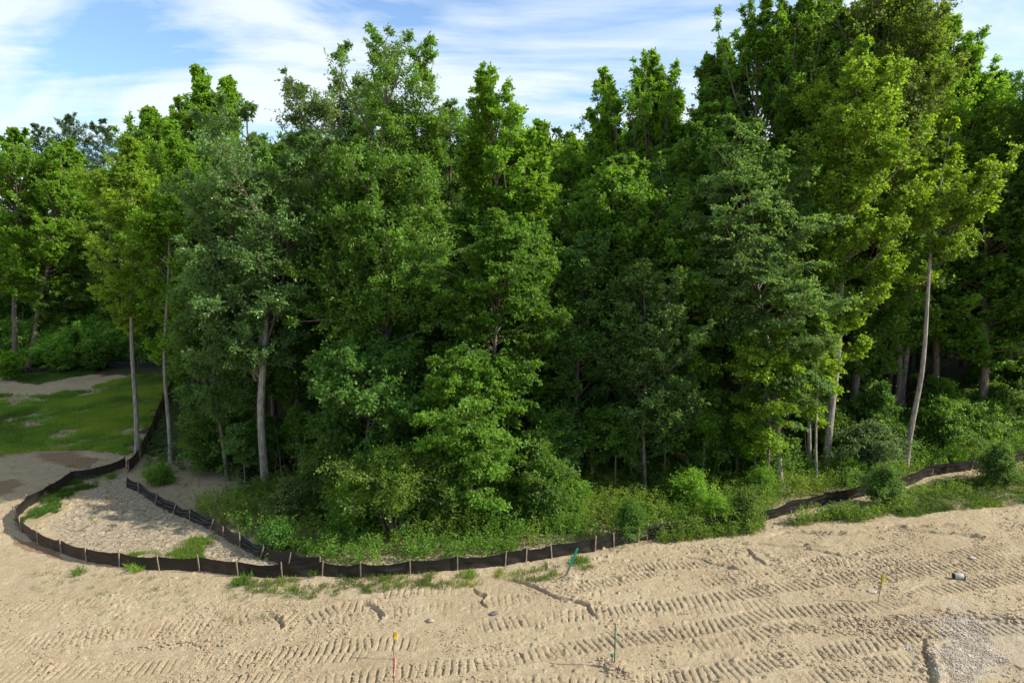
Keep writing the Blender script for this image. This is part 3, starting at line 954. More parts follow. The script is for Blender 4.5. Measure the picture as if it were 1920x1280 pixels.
# trees across the clearing and on the far horizon
FAR = "trees across the clearing on the left"
row = []
for x in np.arange(-105, -20, 4.6):
    row.append((x + random.uniform(-1.2, 1.2), 78 + random.uniform(-2, 4) - 0.0 * x, 0.95))
for x in np.arange(-125, -15, 5.5):
    row.append((x + random.uniform(-1.5, 1.5), 90 + random.uniform(-3, 5), 1.12))
for i, (x, y, s_) in enumerate(row):
    v = random.uniform(1.6, 2.1)
    s_ *= random.uniform(0.85, 1.08)
    copy_tree(inner_roots[i % 5], (x, y, 0), random.random() * 6.28, (s_ * 1.25, s_ * random.uniform(1.0, 1.15)),
              (0.066 * v, 0.12 * v, 0.022 * v, 0.15), "leafy green tree in the row across the clearing", FAR)
HZ = "trees far behind the wood"
for i in range(60):
    x = -230 + i * 8.2 + random.uniform(-3, 3)
    y = random.uniform(105, 150) if x < -20 else random.uniform(92, 120)
    s_ = random.uniform(1.0, 1.25) * (1.0 + (y - 92) / 200)
    copy_tree(inner_roots[i % 5], (x, y, 0), random.random() * 6.28, (s_ * 1.5, s_ * 1.12),
              (0.06, 0.11, 0.035, 0.0), "far green tree showing only between the nearer crowns", HZ)
# trees standing on along the wood edge to the right
for i, (x, y) in enumerate([(33, 47), (38, 51), (44, 55), (50, 58), (47, 62), (57, 63), (64, 68), (72, 72), (40, 58), (54, 70), (62, 76)]):
    copy_tree(inner_roots[i % 5], (x, y, 0), random.random() * 6.28, (1.5, 1.35), DEEP,
              "big dark green tree of the wood edge beyond the right edge", "trees of the wood edge on the right")

# ------------------------------------------------------------------ saplings and shrubs
sap = []
for k in range(4):
    g_ = gen_tree(400 + k, 5.2 - 0.4 * k, 0.38, 1.25, ['maple', 'elm', 'maple', 'shrub'][k], n1=22, n2=7, n3=4, n4=12, tr=0.045, wob=0.12, leafscale=1.0)
    sap.append(g_)
SAPS = [  # px of foot, scale, colour, label
    (1182, 905, 1.15, BLUEG, "sapling with a pale leaning stem in the dark middle of the wood edge"),
    (1153, 925, 1.0, DEEP, "thin sapling left of the pale leaning stem"),
    (1110, 920, 0.95, DEEP, "slender dark sapling right of the leafy ground-hugging sapling"),
    (1316, 915, 1.1, MID, "straight thin sapling standing alone in a dark gap of the wood edge"),
    (1060, 930, 0.85, BLUEG, "low bluish sapling at the dark foot of the wood"),
    (1010, 935, 1.0, DEEP, "dark sapling beside the leafy centre shrubs"),
    (1245, 905, 1.0, DEEP, "dark sapling between the pale leaning stem and the lone straight sapling"),
    (1380, 905, 1.1, MID, "green sapling left of the pale trunk of the pyramid tree"),
    (1415, 925, 0.8, BRIGHT, "bright little sapling among the weeds by the pyramid tree"),
    (460, 915, 0.75, GREYG, "stunted pale-stemmed sapling beside the oak trunk"),
    (415, 870, 0.9, BLUEG, "shaded sapling behind the bare sandy patch"),
    (372, 850, 0.9, GREYG, "shaded sapling between the thin tree and the oak"),
    (560, 905, 0.8, DEEP, "dark sapling right of the oak trunk"),
    (610, 930, 0.9, DEEP, "dark sapling half way from the oak trunk to the yellow-green shrub"),
    (850, 965, 0.8, DEEP, "sapling with a thick dark stem behind the yellow-green shrub"),
    (930, 950, 0.9, MID, "green sapling right of the dark-stemmed sapling"),
    (1640, 860, 0.9, BLUEG, "dark sapling behind the grey-green honeysuckle"),
    (1760, 830, 0.9, MID, "sapling right of the long leaning trunk"),
    (1830, 800, 1.0, DEEP, "shaded sapling at the back of the grassy bay on the right"),
]
saproots = []
random.seed(5)
for i, (px, py, s_, c_, lab) in enumerate(SAPS):
    x, y = G(px, py)
    loc = (x, y, float(surf_z(x, y)[0]) - 0.03)
    if i < 4:
        r = build_tree("sapling", lab, "sapling", loc, sap[i], c_, "saplings along the wood edge", random.random() * 6, M_TWIG)
        r.scale = (s_, s_, s_)
        saproots.append(r)
    else:
        copy_tree(saproots[i % 4], loc, random.random() * 6.28, (s_ * 1.1, s_), c_, lab, "saplings along the wood edge")

SHRUBS = [  # px centre, foot py, height, radius, colour, label, stems
    (735, 1012, 3.9, 2.4, (0.12, 0.21, 0.03, .2), "yellow-green shrub with many bare stems at its foot left of centre", 14),
    (820, 985, 3.6, 2.0, (0.10, 0.19, 0.03, .1), "green shrub with a thicket of brown stems right of the yellow-green shrub", 12),
    (660, 1000, 2.2, 1.3, YELG, "small yellow-green shrub at the left foot of the bare-stemmed shrub", 5),
    (910, 960, 2.8, 1.9, MID, "rounded green shrub below the centre trees", 6),
    (1625, 895, 2.9, 2.3, (0.10, 0.165, 0.07, 0), "grey-green honeysuckle bush in front of the dark gap on the right", 8),
    (1590, 905, 1.0, 0.9, BRIGHT, "bright low bush at the foot of the straight pale trunk", 5),
    (1655, 950, 1.5, 1.5, (0.095, 0.18, 0.045, 0), "ragged green bush standing in front of the sagging fence", 7),
    (1870, 905, 1.6, 1.6, (0.085, 0.165, 0.042, 0), "ragged dark bush over the right end of the sagging fence", 7),
    (1395, 985, 1.15, 0.85, (0.10, 0.17, 0.04, .1), "light green bushy weed on the sand edge left of the sagging fence", 6),
    (1340, 990, 1.0, 0.75, BRIGHT, "light feathery weed clump beside the light green bushy weed", 6),
    (1180, 1010, 1.2, 1.1, (0.08, 0.175, 0.03, .0), "bright green low shrub hiding the end of the front fence", 5),
    (545, 985, 1.6, 1.0, (0.10, 0.15, 0.05, 0), "upright pale green bush among the weeds behind the inner fence", 7),
    (515, 1035, 0.9, 0.6, (0.085, 0.19, 0.035, 0), "small rounded fresh green bush against the inner fence", 5),
    (300, 905, 0.6, 0.6, MID, "little dark bush on the sandy patch right of the fence corner", 4),
    (1425, 940, 1.3, 1.0, MID, "leafy bush just left of the foot of the pyramid tree trunk", 5),
    (1290, 955, 1.6, 1.2, BRIGHT, "sunlit bush at the foot of the dark wood right of centre", 5),
    (1070, 965, 1.4, 1.3, MID, "low bush at the foot of the dark wood near centre", 5),
    (20, 712, 2.0, 1.7, BRIGHT, "bright bush at the far left edge of the clearing", 5),
    (125, 698, 2.2, 2.0, MID, "green bush by the far fence across the clearing", 5),
    (180, 694, 2.6, 2.2, DEEP, "dark bush right of the green bush by the far fence", 5),
]
for i, (px, py, h_, r_, c_, lab, stm) in enumerate(SHRUBS):
    x, y = G(px, py)
    near_ = y < 60
    g_ = gen_tree(500 + i, h_, 0.40 if i < 2 else (0.22 if h_ > 2 else 0.1), r_, ('plume' if i in (8, 9, 10, 11, 6, 7, 17) else 'shrub'), n1=int((16 + 18 * r_ * h_) * (1.25 if i in (8, 9, 10, 11, 6, 7, 17) else 1)), n2=7, n3=4, n4=10, tr=0.035, stems=stm, wob=0.05,
                  leafscale=(0.95 if h_ > 1.3 else 0.7) if near_ else 1.7)
    build_tree("shrub", lab, "shrub", (x, y, float(surf_z(x, y)[0]) - 0.03), g_, c_, None, 0, M_TWIG)
# shaded understorey of the wood front: leafy bushes shared by copying
ub = []
for i in range(3):
    g_ = gen_tree(560 + i, 3.2, 0.10, 2.0, 'shrub', n1=110, n2=8, n3=4, n4=10, tr=0.035, stems=5, wob=0.05, leafscale=1.25)
    ub.append(g_)
ubr = []
UND = []
for k in range(len(FRONT_EDGE) - 4):
    a, b_ = np.array(FRONT_EDGE[k + 1]), np.array(FRONT_EDGE[k + 2])
    n_ = max(1, int(np.linalg.norm(b_ - a) / 2.0))
    for j in range(n_):
        for rowk in (1.6, 4.0):
            q = a + (b_ - a) * ((j + random.random()) / n_)
            UND.append((q[0] + random.uniform(-.5, .5), q[1] + rowk + random.uniform(-.5, .7)))
for x in np.arange(-95, -36, 2.4):
    UND.append((x, 75.5 + random.uniform(-1.2, 1.5)))
for x in np.arange(-105, -36, 2.8):
    UND.append((x, 82 + random.uniform(-2, 3)))
for x in np.arange(-36, 62, 3.6):
    UND.append((x, 88 + random.uniform(-2, 2)))
for i, (x, y) in enumerate(UND):
    if -21 < x < -10 and y < 40:
        continue
    if 15 < x < 23 and y < 41.5:
        continue
    if 1.5 < x < 13 and random.random() < 0.75:
        continue
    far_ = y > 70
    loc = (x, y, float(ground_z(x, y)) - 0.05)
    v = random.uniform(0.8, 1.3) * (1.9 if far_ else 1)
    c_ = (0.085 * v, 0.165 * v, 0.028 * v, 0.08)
    lab = "leafy bush in the row of shaded undergrowth along the foot of the wood" if not far_ else "bush in the hedge-like row under the trees across the clearing"
    gp = "undergrowth bushes along the wood foot" if not far_ else ("bushes across the clearing" if x < -36.5 else "bushes far behind the wood")
    if len(ubr) < 3:
        r = build_tree("shrub", lab, "shrub", loc, ub[len(ubr)], c_, gp, 0, M_TWIG)
        ubr.append(r)
    else:
        s_ = random.uniform(0.65, 1.2) * ((1.25 if y < 79 else 1.9) if far_ else 1)
        copy_tree(ubr[i % 3], loc, random.random() * 6.28, (s_, s_ * random.uniform(.8, 1.2)), c_, lab, gp)

# ------------------------------------------------------------------ weeds and grass (uncountable)
rs = np.random.RandomState(77)


def scatter(poly, n, seed=0, soft=0.5):
    r = np.random.RandomState(seed)
    P = np.array(poly)
    lo, hi = P.min(0), P.max(0)
    out_ = np.zeros((0, 2))
    while len(out_) < n:
        q = lo + (hi - lo) * r.rand(n * 2, 2)
        wx = q[:, 0] + soft * (fbm(q[:, 0], q[:, 1], 1.2, 333, 2) - .5) * 2
        out_ = np.concatenate([out_, q[inside(poly, wx, q[:, 1])]])
    return out_[:n]


def make_weeds(name, label, pts, hmin, hmax, leaves, color, leaf=(0.10, 0.03), spread=0.22, seed=0, kind="stuff", yel=0):
    r = np.random.RandomState(seed)
    n = len(pts)
    hh = hmin + (hmax - hmin) * (fbm(pts[:, 0], pts[:, 1], 1.8, seed + 50, 3) ** 1.5 * 0.7 + 0.5 * r.rand(n) ** 2)
    i = np.repeat(np.arange(n), leaves)
    m = len(i)
    t_ = r.rand(m) ** 0.8
    lean = r.randn(n, 2) * 0.25
    z0 = surf_z(pts[:, 0], pts[:, 1])
    wid = spread * (1.1 - 0.7 * t_)
    a_ = r.rand(m) * 6.28
    p = np.stack([pts[i, 0] + lean[i, 0] * hh[i] * t_ + np.cos(a_) * wid * r.rand(m),
                  pts[i, 1] + lean[i, 1] * hh[i] * t_ + np.sin(a_) * wid * r.rand(m), z0[i] + hh[i] * t_], -1)
    d = unit(np.stack([np.cos(a_), np.sin(a_), r.uniform(-0.2, 0.9, m)], -1))
    nr = unit(r.randn(m, 3) * 0.5 + np.array([0, 0, 0.8]))
    sc_ = r.uniform(0.6, 1.4, m)
    v, f = leaf_quads(p, d, nr, leaf[0] * sc_, leaf[1] * sc_)
    ti = np.clip(0.5 * r.rand(n)[i] + 0.5 * r.rand(m), 0, 1)
    o = link(name, mesh_np(name, v, f, M_LEAF, {"tint": ('FACE', ti)}), None, (*color, yel))
    return tag(o, label, "weeds" if "weed" in name else "grass", kind=kind)


def thin(p_, th, sc_=1.0):
    f_ = fbm(p_[:, 0], p_[:, 1], sc_, 404, 4)
    return p_[np.random.RandomState(5).rand(len(p_)) < np.clip((f_ - th) * 7 + 0.35, 0.02, 1)]


def make_grass(name, label, pts, hmin, hmax, blades, color, seed=0, yel=0.2, wd=0.012, spread=0.09):
    r = np.random.RandomState(seed)
    n = len(pts)
    hh = hmin + (hmax - hmin) * (fbm(pts[:, 0], pts[:, 1], 1.6, seed + 60, 2) * .6 + 0.4 * r.rand(n))
    i = np.repeat(np.arange(n), blades)
    m = len(i)
    z0 = surf_z(pts[:, 0], pts[:, 1])
    a_ = r.rand(m) * 6.28
    q = np.sqrt(r.rand(m)) * spread
    p = np.stack([pts[i, 0] + np.cos(a_) * q, pts[i, 1] + np.sin(a_) * q, z0[i] - 0.01], -1)
    d = unit(np.stack([np.cos(a_) * 0.5 + r.randn(m) * .25, np.sin(a_) * 0.5 + r.randn(m) * .25, np.full(m, 1.1)], -1))
    nr = unit(np.stack([-np.sin(a_), np.cos(a_), r.randn(m) * .3], -1) + r.randn(m, 3) * 0.3)
    L = hh[i] * r.uniform(0.5, 1.2, m)
    v, f = leaf_quads(p, d, nr, L, np.full(m, wd) * (0.7 + 0.6 * r.rand(m)))
    ti = np.clip(1.6 * (fbm(pts[:, 0], pts[:, 1], 3.0, 611, 3)[i] - 0.35) + 0.25 * r.rand(n)[i] + 0.45 * r.rand(m), 0, 1)
    o = link(name, mesh_np(name, v, f, M_LEAF, {"tint": ('FACE', ti)}), None, (*color, yel))
    return tag(o, label, "grass", kind="stuff")


wp = scatter(WEEDS, 9500, 1, 0.5)
sel = fbm(wp[:, 0], wp[:, 1], 2.5, 91, 2)
make_weeds("weeds", "mixed green weeds along the foot of the wood behind the fences", wp[sel < 0.56], 0.2, 1.75, 30, (0.105, 0.215, 0.032), spread=0.19, seed=3, yel=0.15)
make_weeds("weeds", "yellow-green goldenrod weeds in the sunny strip at the wood edge", wp[sel >= 0.56], 0.3, 1.85, 36, (0.15, 0.235, 0.038), leaf=(0.10, 0.024), spread=0.14, seed=4, yel=0.5)
fw = np.concatenate([scatter(gpoly([(1225, 1012), (1425, 985), (1430, 1000), (1230, 1022)]), 260, 71, .6),
                     scatter(gpoly([(1480, 985), (1600, 955), (1625, 968), (1500, 990)]), 170, 72, .3),
                     scatter(gpoly([(1560, 975), (1700, 935), (1720, 960), (1590, 985)]), 260, 73, .6),
                     scatter(gpoly([(1700, 925), (1830, 900), (1920, 880), (1920, 905), (1720, 940)]), 260, 74, .6)])
make_weeds("weeds", "weeds growing in front of the sagging fence on the right", fw, 0.1, 1.15, 30, (0.12, 0.205, 0.037), leaf=(0.09, 0.022), spread=0.16, seed=75, yel=0.4)
low = scatter(gpoly([(262, 880), (330, 700), (420, 780), (620, 860), (620, 930), (450, 905), (380, 880), (330, 885)]), 700, 6)
make_weeds("ground_cover", "sparse low plants on the shaded floor under the left trees", low, 0.1, 0.45, 26, (0.06, 0.14, 0.035), seed=7)
bay = scatter(gpoly([(1700, 880), (1740, 800), (1860, 770), (2000, 760), (2000, 870), (1830, 860), (1740, 880)]), 1500, 8)
make_weeds("ground_cover", "low green growth in the grassy bay on the right", bay, 0.12, 0.5, 30, (0.07, 0.155, 0.033), seed=9)
make_grass("grass", "green grass of the clearing on the left", thin(scatter(TURF1, 17000, 11, 1.6), 0.37, 2.0), 0.10, 0.50, 12, (0.14, 0.25, 0.05), 12, 0.55, 0.018, 0.2)
make_grass("grass", "grass tufts inside the fence loop along its left side", thin(scatter(TURF2, 1300, 13, .9), 0.5), 0.08, 0.38, 14, (0.07, 0.15, 0.03), 14)
make_grass("grass", "grass tufts inside the fence loop along the front fence", thin(scatter(TURF3, 1000, 15, .9), 0.52), 0.08, 0.36, 14, (0.085, 0.15, 0.035), 16)
make_grass("grass", "creeping grass on the verge before the sagging fence", thin(scatter(TURF4, 4200, 17, 1.2), 0.48), 0.05, 0.28, 16, (0.07, 0.13, 0.028), 18)
make_weeds("weeds", "low weeds in the verge before the sagging fence", scatter(TURF4, 1100, 19), 0.08, 0.42, 22, (0.07, 0.125, 0.032), leaf=(0.07, 0.02), seed=20, yel=.2)
make_grass("grass", "grass at the far side of the clearing by the far fence", scatter(TURF5, 900, 21), 0.15, 0.5, 12, (0.07, 0.15, 0.03), 22, 0.2, 0.022, .2)
g5 = scatter(gpoly([(420, 1092), (600, 1086), (760, 1080), (960, 1070), (1110, 1050), (1130, 1065), (1040, 1090), (900, 1100), (700, 1112), (560, 1125), (440, 1105)]), 560, 23)
g5 = g5[fbm(g5[:, 0], g5[:, 1], 0.9, 92, 2) > 0.46]
make_grass("grass", "sparse yellowish grass tufts on the sand in front of the fence", g5, 0.08, 0.34, 16, (0.13, 0.19, 0.05), 24, 0.6, 0.01, 0.10)
g6 = np.concatenate([scatter(gpoly([(60, 1070), (500, 1090), (640, 1130), (560, 1160), (250, 1170), (60, 1120)]), 90, 25),
                     scatter(gpoly([(240, 880), (330, 960), (560, 1060), (400, 1050), (120, 1020), (140, 940)]), 110, 26),
                     scatter(gpoly([(0, 855), (200, 860), (180, 890), (30, 930), (0, 930)]), 40, 27)])
make_grass("grass", "scattered thin grass sprigs on the bare sand at the left", g6, 0.05, 0.26, 10, (0.11, 0.17, 0.045), 28, 0.5, 0.009, 0.12)
g7 = np.array([G(148, 1073), G(255, 1068), G(250, 1062), G(262, 1070), G(590, 1082), G(596, 1078), G(608, 1074), G(768, 1072), G(756, 1068), G(880, 1082), G(452, 1096), G(460, 1092), G(1085, 1052), G(1078, 1060)])
g7 = np.repeat(g7, 5, 0) + rs.randn(len(g7) * 5, 2) * 0.12
make_grass("grass", "taller bright grass clumps growing against the front fence", g7, 0.2, 0.5, 22, (0.11, 0.21, 0.04), 29, 0.3, 0.012, 0.12)

# dead leaves, sticks: thin bare stems and fallen sticks in front of the wood
rs = np.random.RandomState(9)


def sticks(name, label, pts, lens, rad, up, mat, seed, kind="stuff", cat="twigs"):
    r = np.random.RandomState(seed)
    n = len(pts)
    z0 = surf_z(pts[:, 0], pts[:, 1])
    s_ = np.linspace(0, 1, 6)
    a_ = r.rand(n) * 6.28
    d = np.stack([np.cos(a_), np.sin(a_), np.zeros(n)], -1)
    upv = r.uniform(up[0], up[1], n)
    d = unit(d * (1 - upv)[:, None] + np.array([0, 0, 1.0]) * upv[:, None])
    L = r.uniform(lens[0], lens[1], n)
    P = np.stack([pts[:, 0], pts[:, 1], z0 + 0.02], -1)[:, None] + d[:, None] * (L[:, None] * s_)[..., None]
    bend = r.randn(n, 3) * np.array([1, 1, 0.3]) * 0.12
    P = P + bend[:, None] * (L[:, None] * s_ ** 2)[..., None] + np.cumsum(r.randn(n, 6, 3) * 0.025, 1) * L[:, None, None] * 0.5
    v, f = tubes(P, (rad * r.uniform(0.6, 1.4, n))[:, None] * (1 - 0.7 * s_[None]), 5)
    o = link(name, mesh_np(name, v, f, mat, smooth=True))
    return tag(o, label, cat, kind=kind)


edge_pts = scatter(gpoly([(460, 925), (620, 960), (900, 960), (1300, 930), (1500, 900), (1800, 810), (1800, 780), (1300, 850), (900, 860), (600, 860)]), 240, 31)
sticks("dead_twigs", "thin bare twigs and vines standing in the dark wood edge", edge_pts, (1.0, 4.2), 0.016, (0.55, 0.99), M_TWIG, 32)
sticks("dead_twigs", "fallen sticks on the shaded floor under the left trees", scatter(gpoly([(280, 880), (400, 800), (620, 850), (620, 920), (430, 900), (330, 910)]), 130, 33), (0.4, 2.2), 0.02, (0.0, 0.25), M_TWIG, 34)

# stones and clods
ico_v = None


def rocks(name, label, pts, rad, mat, seed, cat, kind="stuff", squash=0.6, sink=0.3):
    r = np.random.RandomState(seed)
    bm_ = [(0, 0, 1)]
    for lat in (0.5, -0.5):
        for q in range(5):
            a_ = (q + (0.5 if lat < 0 else 0)) * 2 * math.pi / 5
            bm_.append((math.cos(a_) * 0.87, math.sin(a_) * 0.87, lat))
    bm_.append((0, 0, -1))
    bv_ = np.array(bm_)
    fs = []
    for q in range(5):
        fs += [(0, 1 + q, 1 + (q + 1) % 5), (1 + q, 6 + q, 1 + (q + 1) % 5), (6 + q, 6 + (q + 1) % 5, 1 + (q + 1) % 5), (11, 6 + (q + 1) % 5, 6 + q)]
    fs = np.array(fs)
    n = len(pts)
    z0 = surf_z(pts[:, 0], pts[:, 1])
    R_ = rad[0] + (rad[1] - rad[0]) * r.rand(n) ** 2.5
    v = bv_[None] * (1 + 0.28 * r.randn(n, 12, 1)) * R_[:, None, None] * np.stack([r.uniform(.7, 1.3, n), r.uniform(.7, 1.3, n), np.full(n, squash)], -1)[:, None]
    v = v + np.stack([pts[:, 0], pts[:, 1], z0 + R_ * squash * (1 - 2 * sink) * 0.8], -1)[:, None]
    f = fs[None] + (np.arange(n) * 12)[:, None, None]
    o = link(name, mesh_np(name, v.reshape(-1, 3), f.reshape(-1, 3), mat))
    return tag(o, label, cat, kind=kind)


sandarea = gpoly([(-40, 1290), (-40, 1120), (560, 1130), (960, 1095), (1180, 1040), (1400, 1005), (1960, 975), (1960, 1290)])
cp = scatter(sandarea, 30000, 41, 0.2)
cp = cp[fbm(cp[:, 0], cp[:, 1], 1.4, 47, 3) > 0.50][:24000]
rocks("dirt_clods", "small crumbs and clods of dirt strewn over the churned sand", cp, (0.01, 0.055), M_CLOD, 42, "dirt")
gp_ = scatter(GRAVEL, 16000, 43, 1.6)
gp_ = gp_[fbm(gp_[:, 0], gp_[:, 1], 1.1, 49, 3) > 0.44]
rocks("gravel", "grey gravel patch in the lower right corner", gp_, (0.010, 0.034), M_PEBBLE, 44, "gravel")
clodline = np.concatenate([np.linspace(G(a[0], a[1]), G(b_[0], b_[1]), 300) for a, b_ in
                           [((270, 1208), (440, 1200)), ((1560, 1172), (1760, 1162)), ((1480, 1178), (1740, 1195)), ((1760, 1150), (1920, 1170)), ((1738, 1200), (1733, 1285)), ((1130, 1240), (1175, 1270))]])
rocks("dirt_clods", "bigger clods heaped along the track edges", clodline + rs.randn(len(clodline), 2) * 0.16, (0.015, 0.085), M_CLOD, 45, "dirt")


def one_rock(label, px, py, r_, mat, seed, squash=0.6, name="stone"):
    x, y = G(px, py)
    import bmesh
    bm = bmesh.new()
    bmesh.ops.create_icosphere(bm, subdivisions=3, radius=r_)
    rr = np.random.RandomState(seed)
    dirs = [Vector(rr.randn(3)).normalized() for _ in range(9)]
    cut = [rr.uniform(0.62, 0.9) * r_ for _ in range(9)]
    for v in bm.verts:
        for d_, c_ in zip(dirs, cut):
            q = v.co.dot(d_)
            if q > c_:
                v.co -= d_ * (q - c_) * 0.9
        v.co.z *= squash
        v.co.x *= 1.25
    me = bpy.data.meshes.new(name)
    bm.to_mesh(me)
    bm.free()
    me.materials.append(mat)
    o = link(name, me)
    o.location = (x, y, float(surf_z(x, y)[0]) + r_ * squash * 0.45)
    tag(o, label, "stone")


one_rock("whitish flat stone beside the yellow flag on the right", 1637, 1112, 0.16, M_STONE, 1, 0.35)
one_rock("dark stone lying on the sand below the green painted lath", 927, 1154, 0.14, M_DARKST, 2, 0.55)
one_rock("dark clod on the sand left of the dark stone", 807, 1167, 0.13, M_CLOD, 3, 0.6, "dirt_clod")
one_rock("small pale stone left of the grey tin can", 1822, 1050, 0.12, M_STONE, 4, 0.5)
one_rock("tiny white stone at the sand edge by the right ruts", 1758, 993, 0.07, M_STONE, 5, 0.6)

# ------------------------------------------------------------------ silt fences
rngf = random.Random(4)


def box_stake(w, d_, h_, name, mat, parent, loc, rot):
    v = np.array([(-w, -d_, -0.15), (w, -d_, -0.15), (w, d_, -0.15), (-w, d_, -0.15),
                  (-w, -d_, h_ - .02), (w, -d_, h_ - .02), (w, d_, h_ - .02), (-w, d_, h_ - .02),
                  (-w * .7, -d_ * .7, h_), (w * .7, -d_ * .7, h_), (w * .7, d_ * .7, h_), (-w * .7, d_ * .7, h_)])
    f = np.array([(3, 2, 1, 0), (0, 1, 5, 4), (1, 2, 6, 5), (2, 3, 7, 6), (3, 0, 4, 7), (4, 5, 9, 8), (5, 6, 10, 9), (6, 7, 11, 10), (7, 4, 8, 11), (8, 9, 10, 11)])
    o = link(name, mesh_np(name, v, f, mat), parent)
    o.location = loc
    o.rotation_euler = rot
    return o


def silt_fence(label, stakes, hgt=0.62, stake_h=0.74, lean=0.0, sag=0.06, wr=0.03, side=-1, seed=0, slump=0.0, stake_mat=None, sl=None):
    """stakes: px of stake feet; fabric hangs between them"""
    r = np.random.RandomState(seed)
    P = np.array([G(*s_) for s_ in stakes])
    root = thing("silt_fence", label, "fence", (P[0][0], P[0][1], 0))
    org = np.array([P[0][0], P[0][1], 0])
    us, vs_ = [], []
    ptsx, par = [], []
    for i in range(len(P) - 1):
        a, b_ = P[i], P[i + 1]
        L = np.linalg.norm(b_ - a)
        n_ = max(6, int(L / 0.07))
        for j in range(n_ + (1 if i == len(P) - 2 else 0)):
            t_ = j / n_
            # catmull-rom for smooth curves
            p0, p3 = P[max(i - 1, 0)], P[min(i + 2, len(P) - 1)]
            q = 0.5 * ((2 * a) + (-p0 + b_) * t_ + (2 * p0 - 5 * a + 4 * b_ - p3) * t_ ** 2 + (-p0 + 3 * a - 3 * b_ + p3) * t_ ** 3)
            ptsx.append(q)
            par.append((i, t_))
    ptsx = np.array(ptsx)
    T = np.gradient(ptsx, axis=0)
    T /= np.linalg.norm(T, axis=1, keepdims=True) + 1e-9
    Nn = np.stack([T[:, 1], -T[:, 0]], 1) * side
    arc = np.concatenate([[0], np.cumsum(np.linalg.norm(np.diff(ptsx, axis=0), axis=1))])
    tt = np.array([p_[1] for p_ in par])
    bay_ = np.array([p_[0] for p_ in par])
    sagf = (sag * (0.4 + 1.2 * r.rand(len(P))))[bay_] * 4 * tt * (1 - tt)
    slf = (slump * r.rand(len(P)))[bay_] * np.sin(np.pi * tt)
    rows = 18
    V_ = []
    z0 = surf_z(ptsx[:, 0], ptsx[:, 1])
    lowv = []
    for k in range(rows + 1):
        q = k / rows
        top = hgt * (1 - slf) - sagf
        fold = wr * (np.sin(arc * 5.1 + q * 2.2 + seed) * 0.5 + (vnoise(arc, arc * 0 + q * 0.9, 0.35, seed + 3) - .5) * 2 + 0.6 * (vnoise(arc + q, arc * 0 + q * 4.5, 0.9, seed + 8) - .5))
        off_ = lean * q * (0.4 + slf * 1.5) + fold * math.sin(math.pi * min(q + 0.15, 1)) + 0.10 * slump * np.sin(q * 3.14) + (0.018 * np.sin(q * 19 + 1.2 * vnoise(arc, arc * 0, 1.6, seed + 20) * 6) if slump > 0.1 else 0)
        V_.append(np.stack([ptsx[:, 0] + Nn[:, 0] * off_, ptsx[:, 1] + Nn[:, 1] * off_, z0 - 0.06 + (top + 0.06) * q], -1))
        lowv.append(np.full(len(ptsx), (1 - q) ** 1.5))
    V_ = np.array(V_)
    m = len(ptsx)
    ii = np.arange((rows + 1) * m).reshape(rows + 1, m)
    f = np.stack([ii[:-1, :-1], ii[:-1, 1:], ii[1:, 1:], ii[1:, :-1]], -1).reshape(-1, 4)
    link("fabric", mesh_np("fabric", V_.reshape(-1, 3) - org, f, M_FAB, {"low": ('POINT', np.array(lowv).ravel())}, smooth=True), root)
    mt = stake_mat or M_STAKE
    for i, p_ in enumerate(P):
        k = int(np.argmin(np.linalg.norm(ptsx - p_, axis=1)))
        n_ = Nn[k]
        loc = (p_[0] + n_[0] * 0.05 - org[0], p_[1] + n_[1] * 0.05 - org[1], float(surf_z(p_[0], p_[1])[0]))
        rot = (rngf.gauss(0, .05), rngf.gauss(0, .05) + (sl[i % len(sl)] if sl else 0), math.atan2(T[k][1], T[k][0]))
        box_stake(0.022, 0.016, stake_h * rngf.uniform(.92, 1.08), "stake", mt, root, loc, rot)
    return root


silt_fence("black silt fence curving round the loop and along the front with upright wooden stakes",
           [(236, 874), (182, 893), (135, 902), (96, 926), (54, 950), (33, 974), (42, 999), (73, 1020), (117, 1036), (164, 1052),
            (226, 1062), (300, 1070), (376, 1074), (448, 1082), (530, 1086), (605, 1084), (677, 1086), (770, 1080), (858, 1072),
            (947, 1063), (986, 1057), (1034, 1050), (1115, 1037), (1150, 1028), (1196, 1019)], seed=2, side=1, sag=0.09, wr=0.04)
silt_fence("black silt fence running diagonally inside the loop with stakes leaning over",
           [(238, 912), (262, 923), (292, 944), (326, 962), (358, 976), (396, 994), (420, 1010), (452, 1028), (490, 1048), (542, 1062), (600, 1072)],
           seed=5, side=1, lean=-0.12, sag=0.08, wr=0.045, slump=0.15, sl=[0.25, 0.1, 0.35, 0.3, 0.1, 0.5])
silt_fence("sagging black silt fence with slumped folds at the weeds on the right",
           [(1212, 1016), (1245, 1008), (1330, 996), (1400, 985), (1482, 964), (1545, 948), (1620, 930), (1695, 912), (1745, 890), (1820, 880), (1890, 868), (1990, 855)],
           seed=7, side=1, hgt=0.78, lean=0.30, sag=0.05, wr=0.035, slump=0.16, stake_h=0.9, sl=[0.1, -0.2, 0.15])
silt_fence("black silt fence running back along the left side of the wood",
           [(240, 885), (262, 862), (275, 835), (286, 812), (298, 780), (312, 750), (322, 725), (328, 705), (331, 692)], seed=9, side=1, hgt=0.75, lean=-.1, sag=0.05, slump=0.2, sl=[.1, .25, -.1])
silt_fence("far black silt fence under the trees across the clearing", [(8, 706), (50, 703), (97, 698), (148, 694), (208, 690), (260, 688), (326, 690)],
           seed=11, side=1, hgt=0.85, stake_h=1.1, lean=-.1, sag=0.12, slump=0.35)

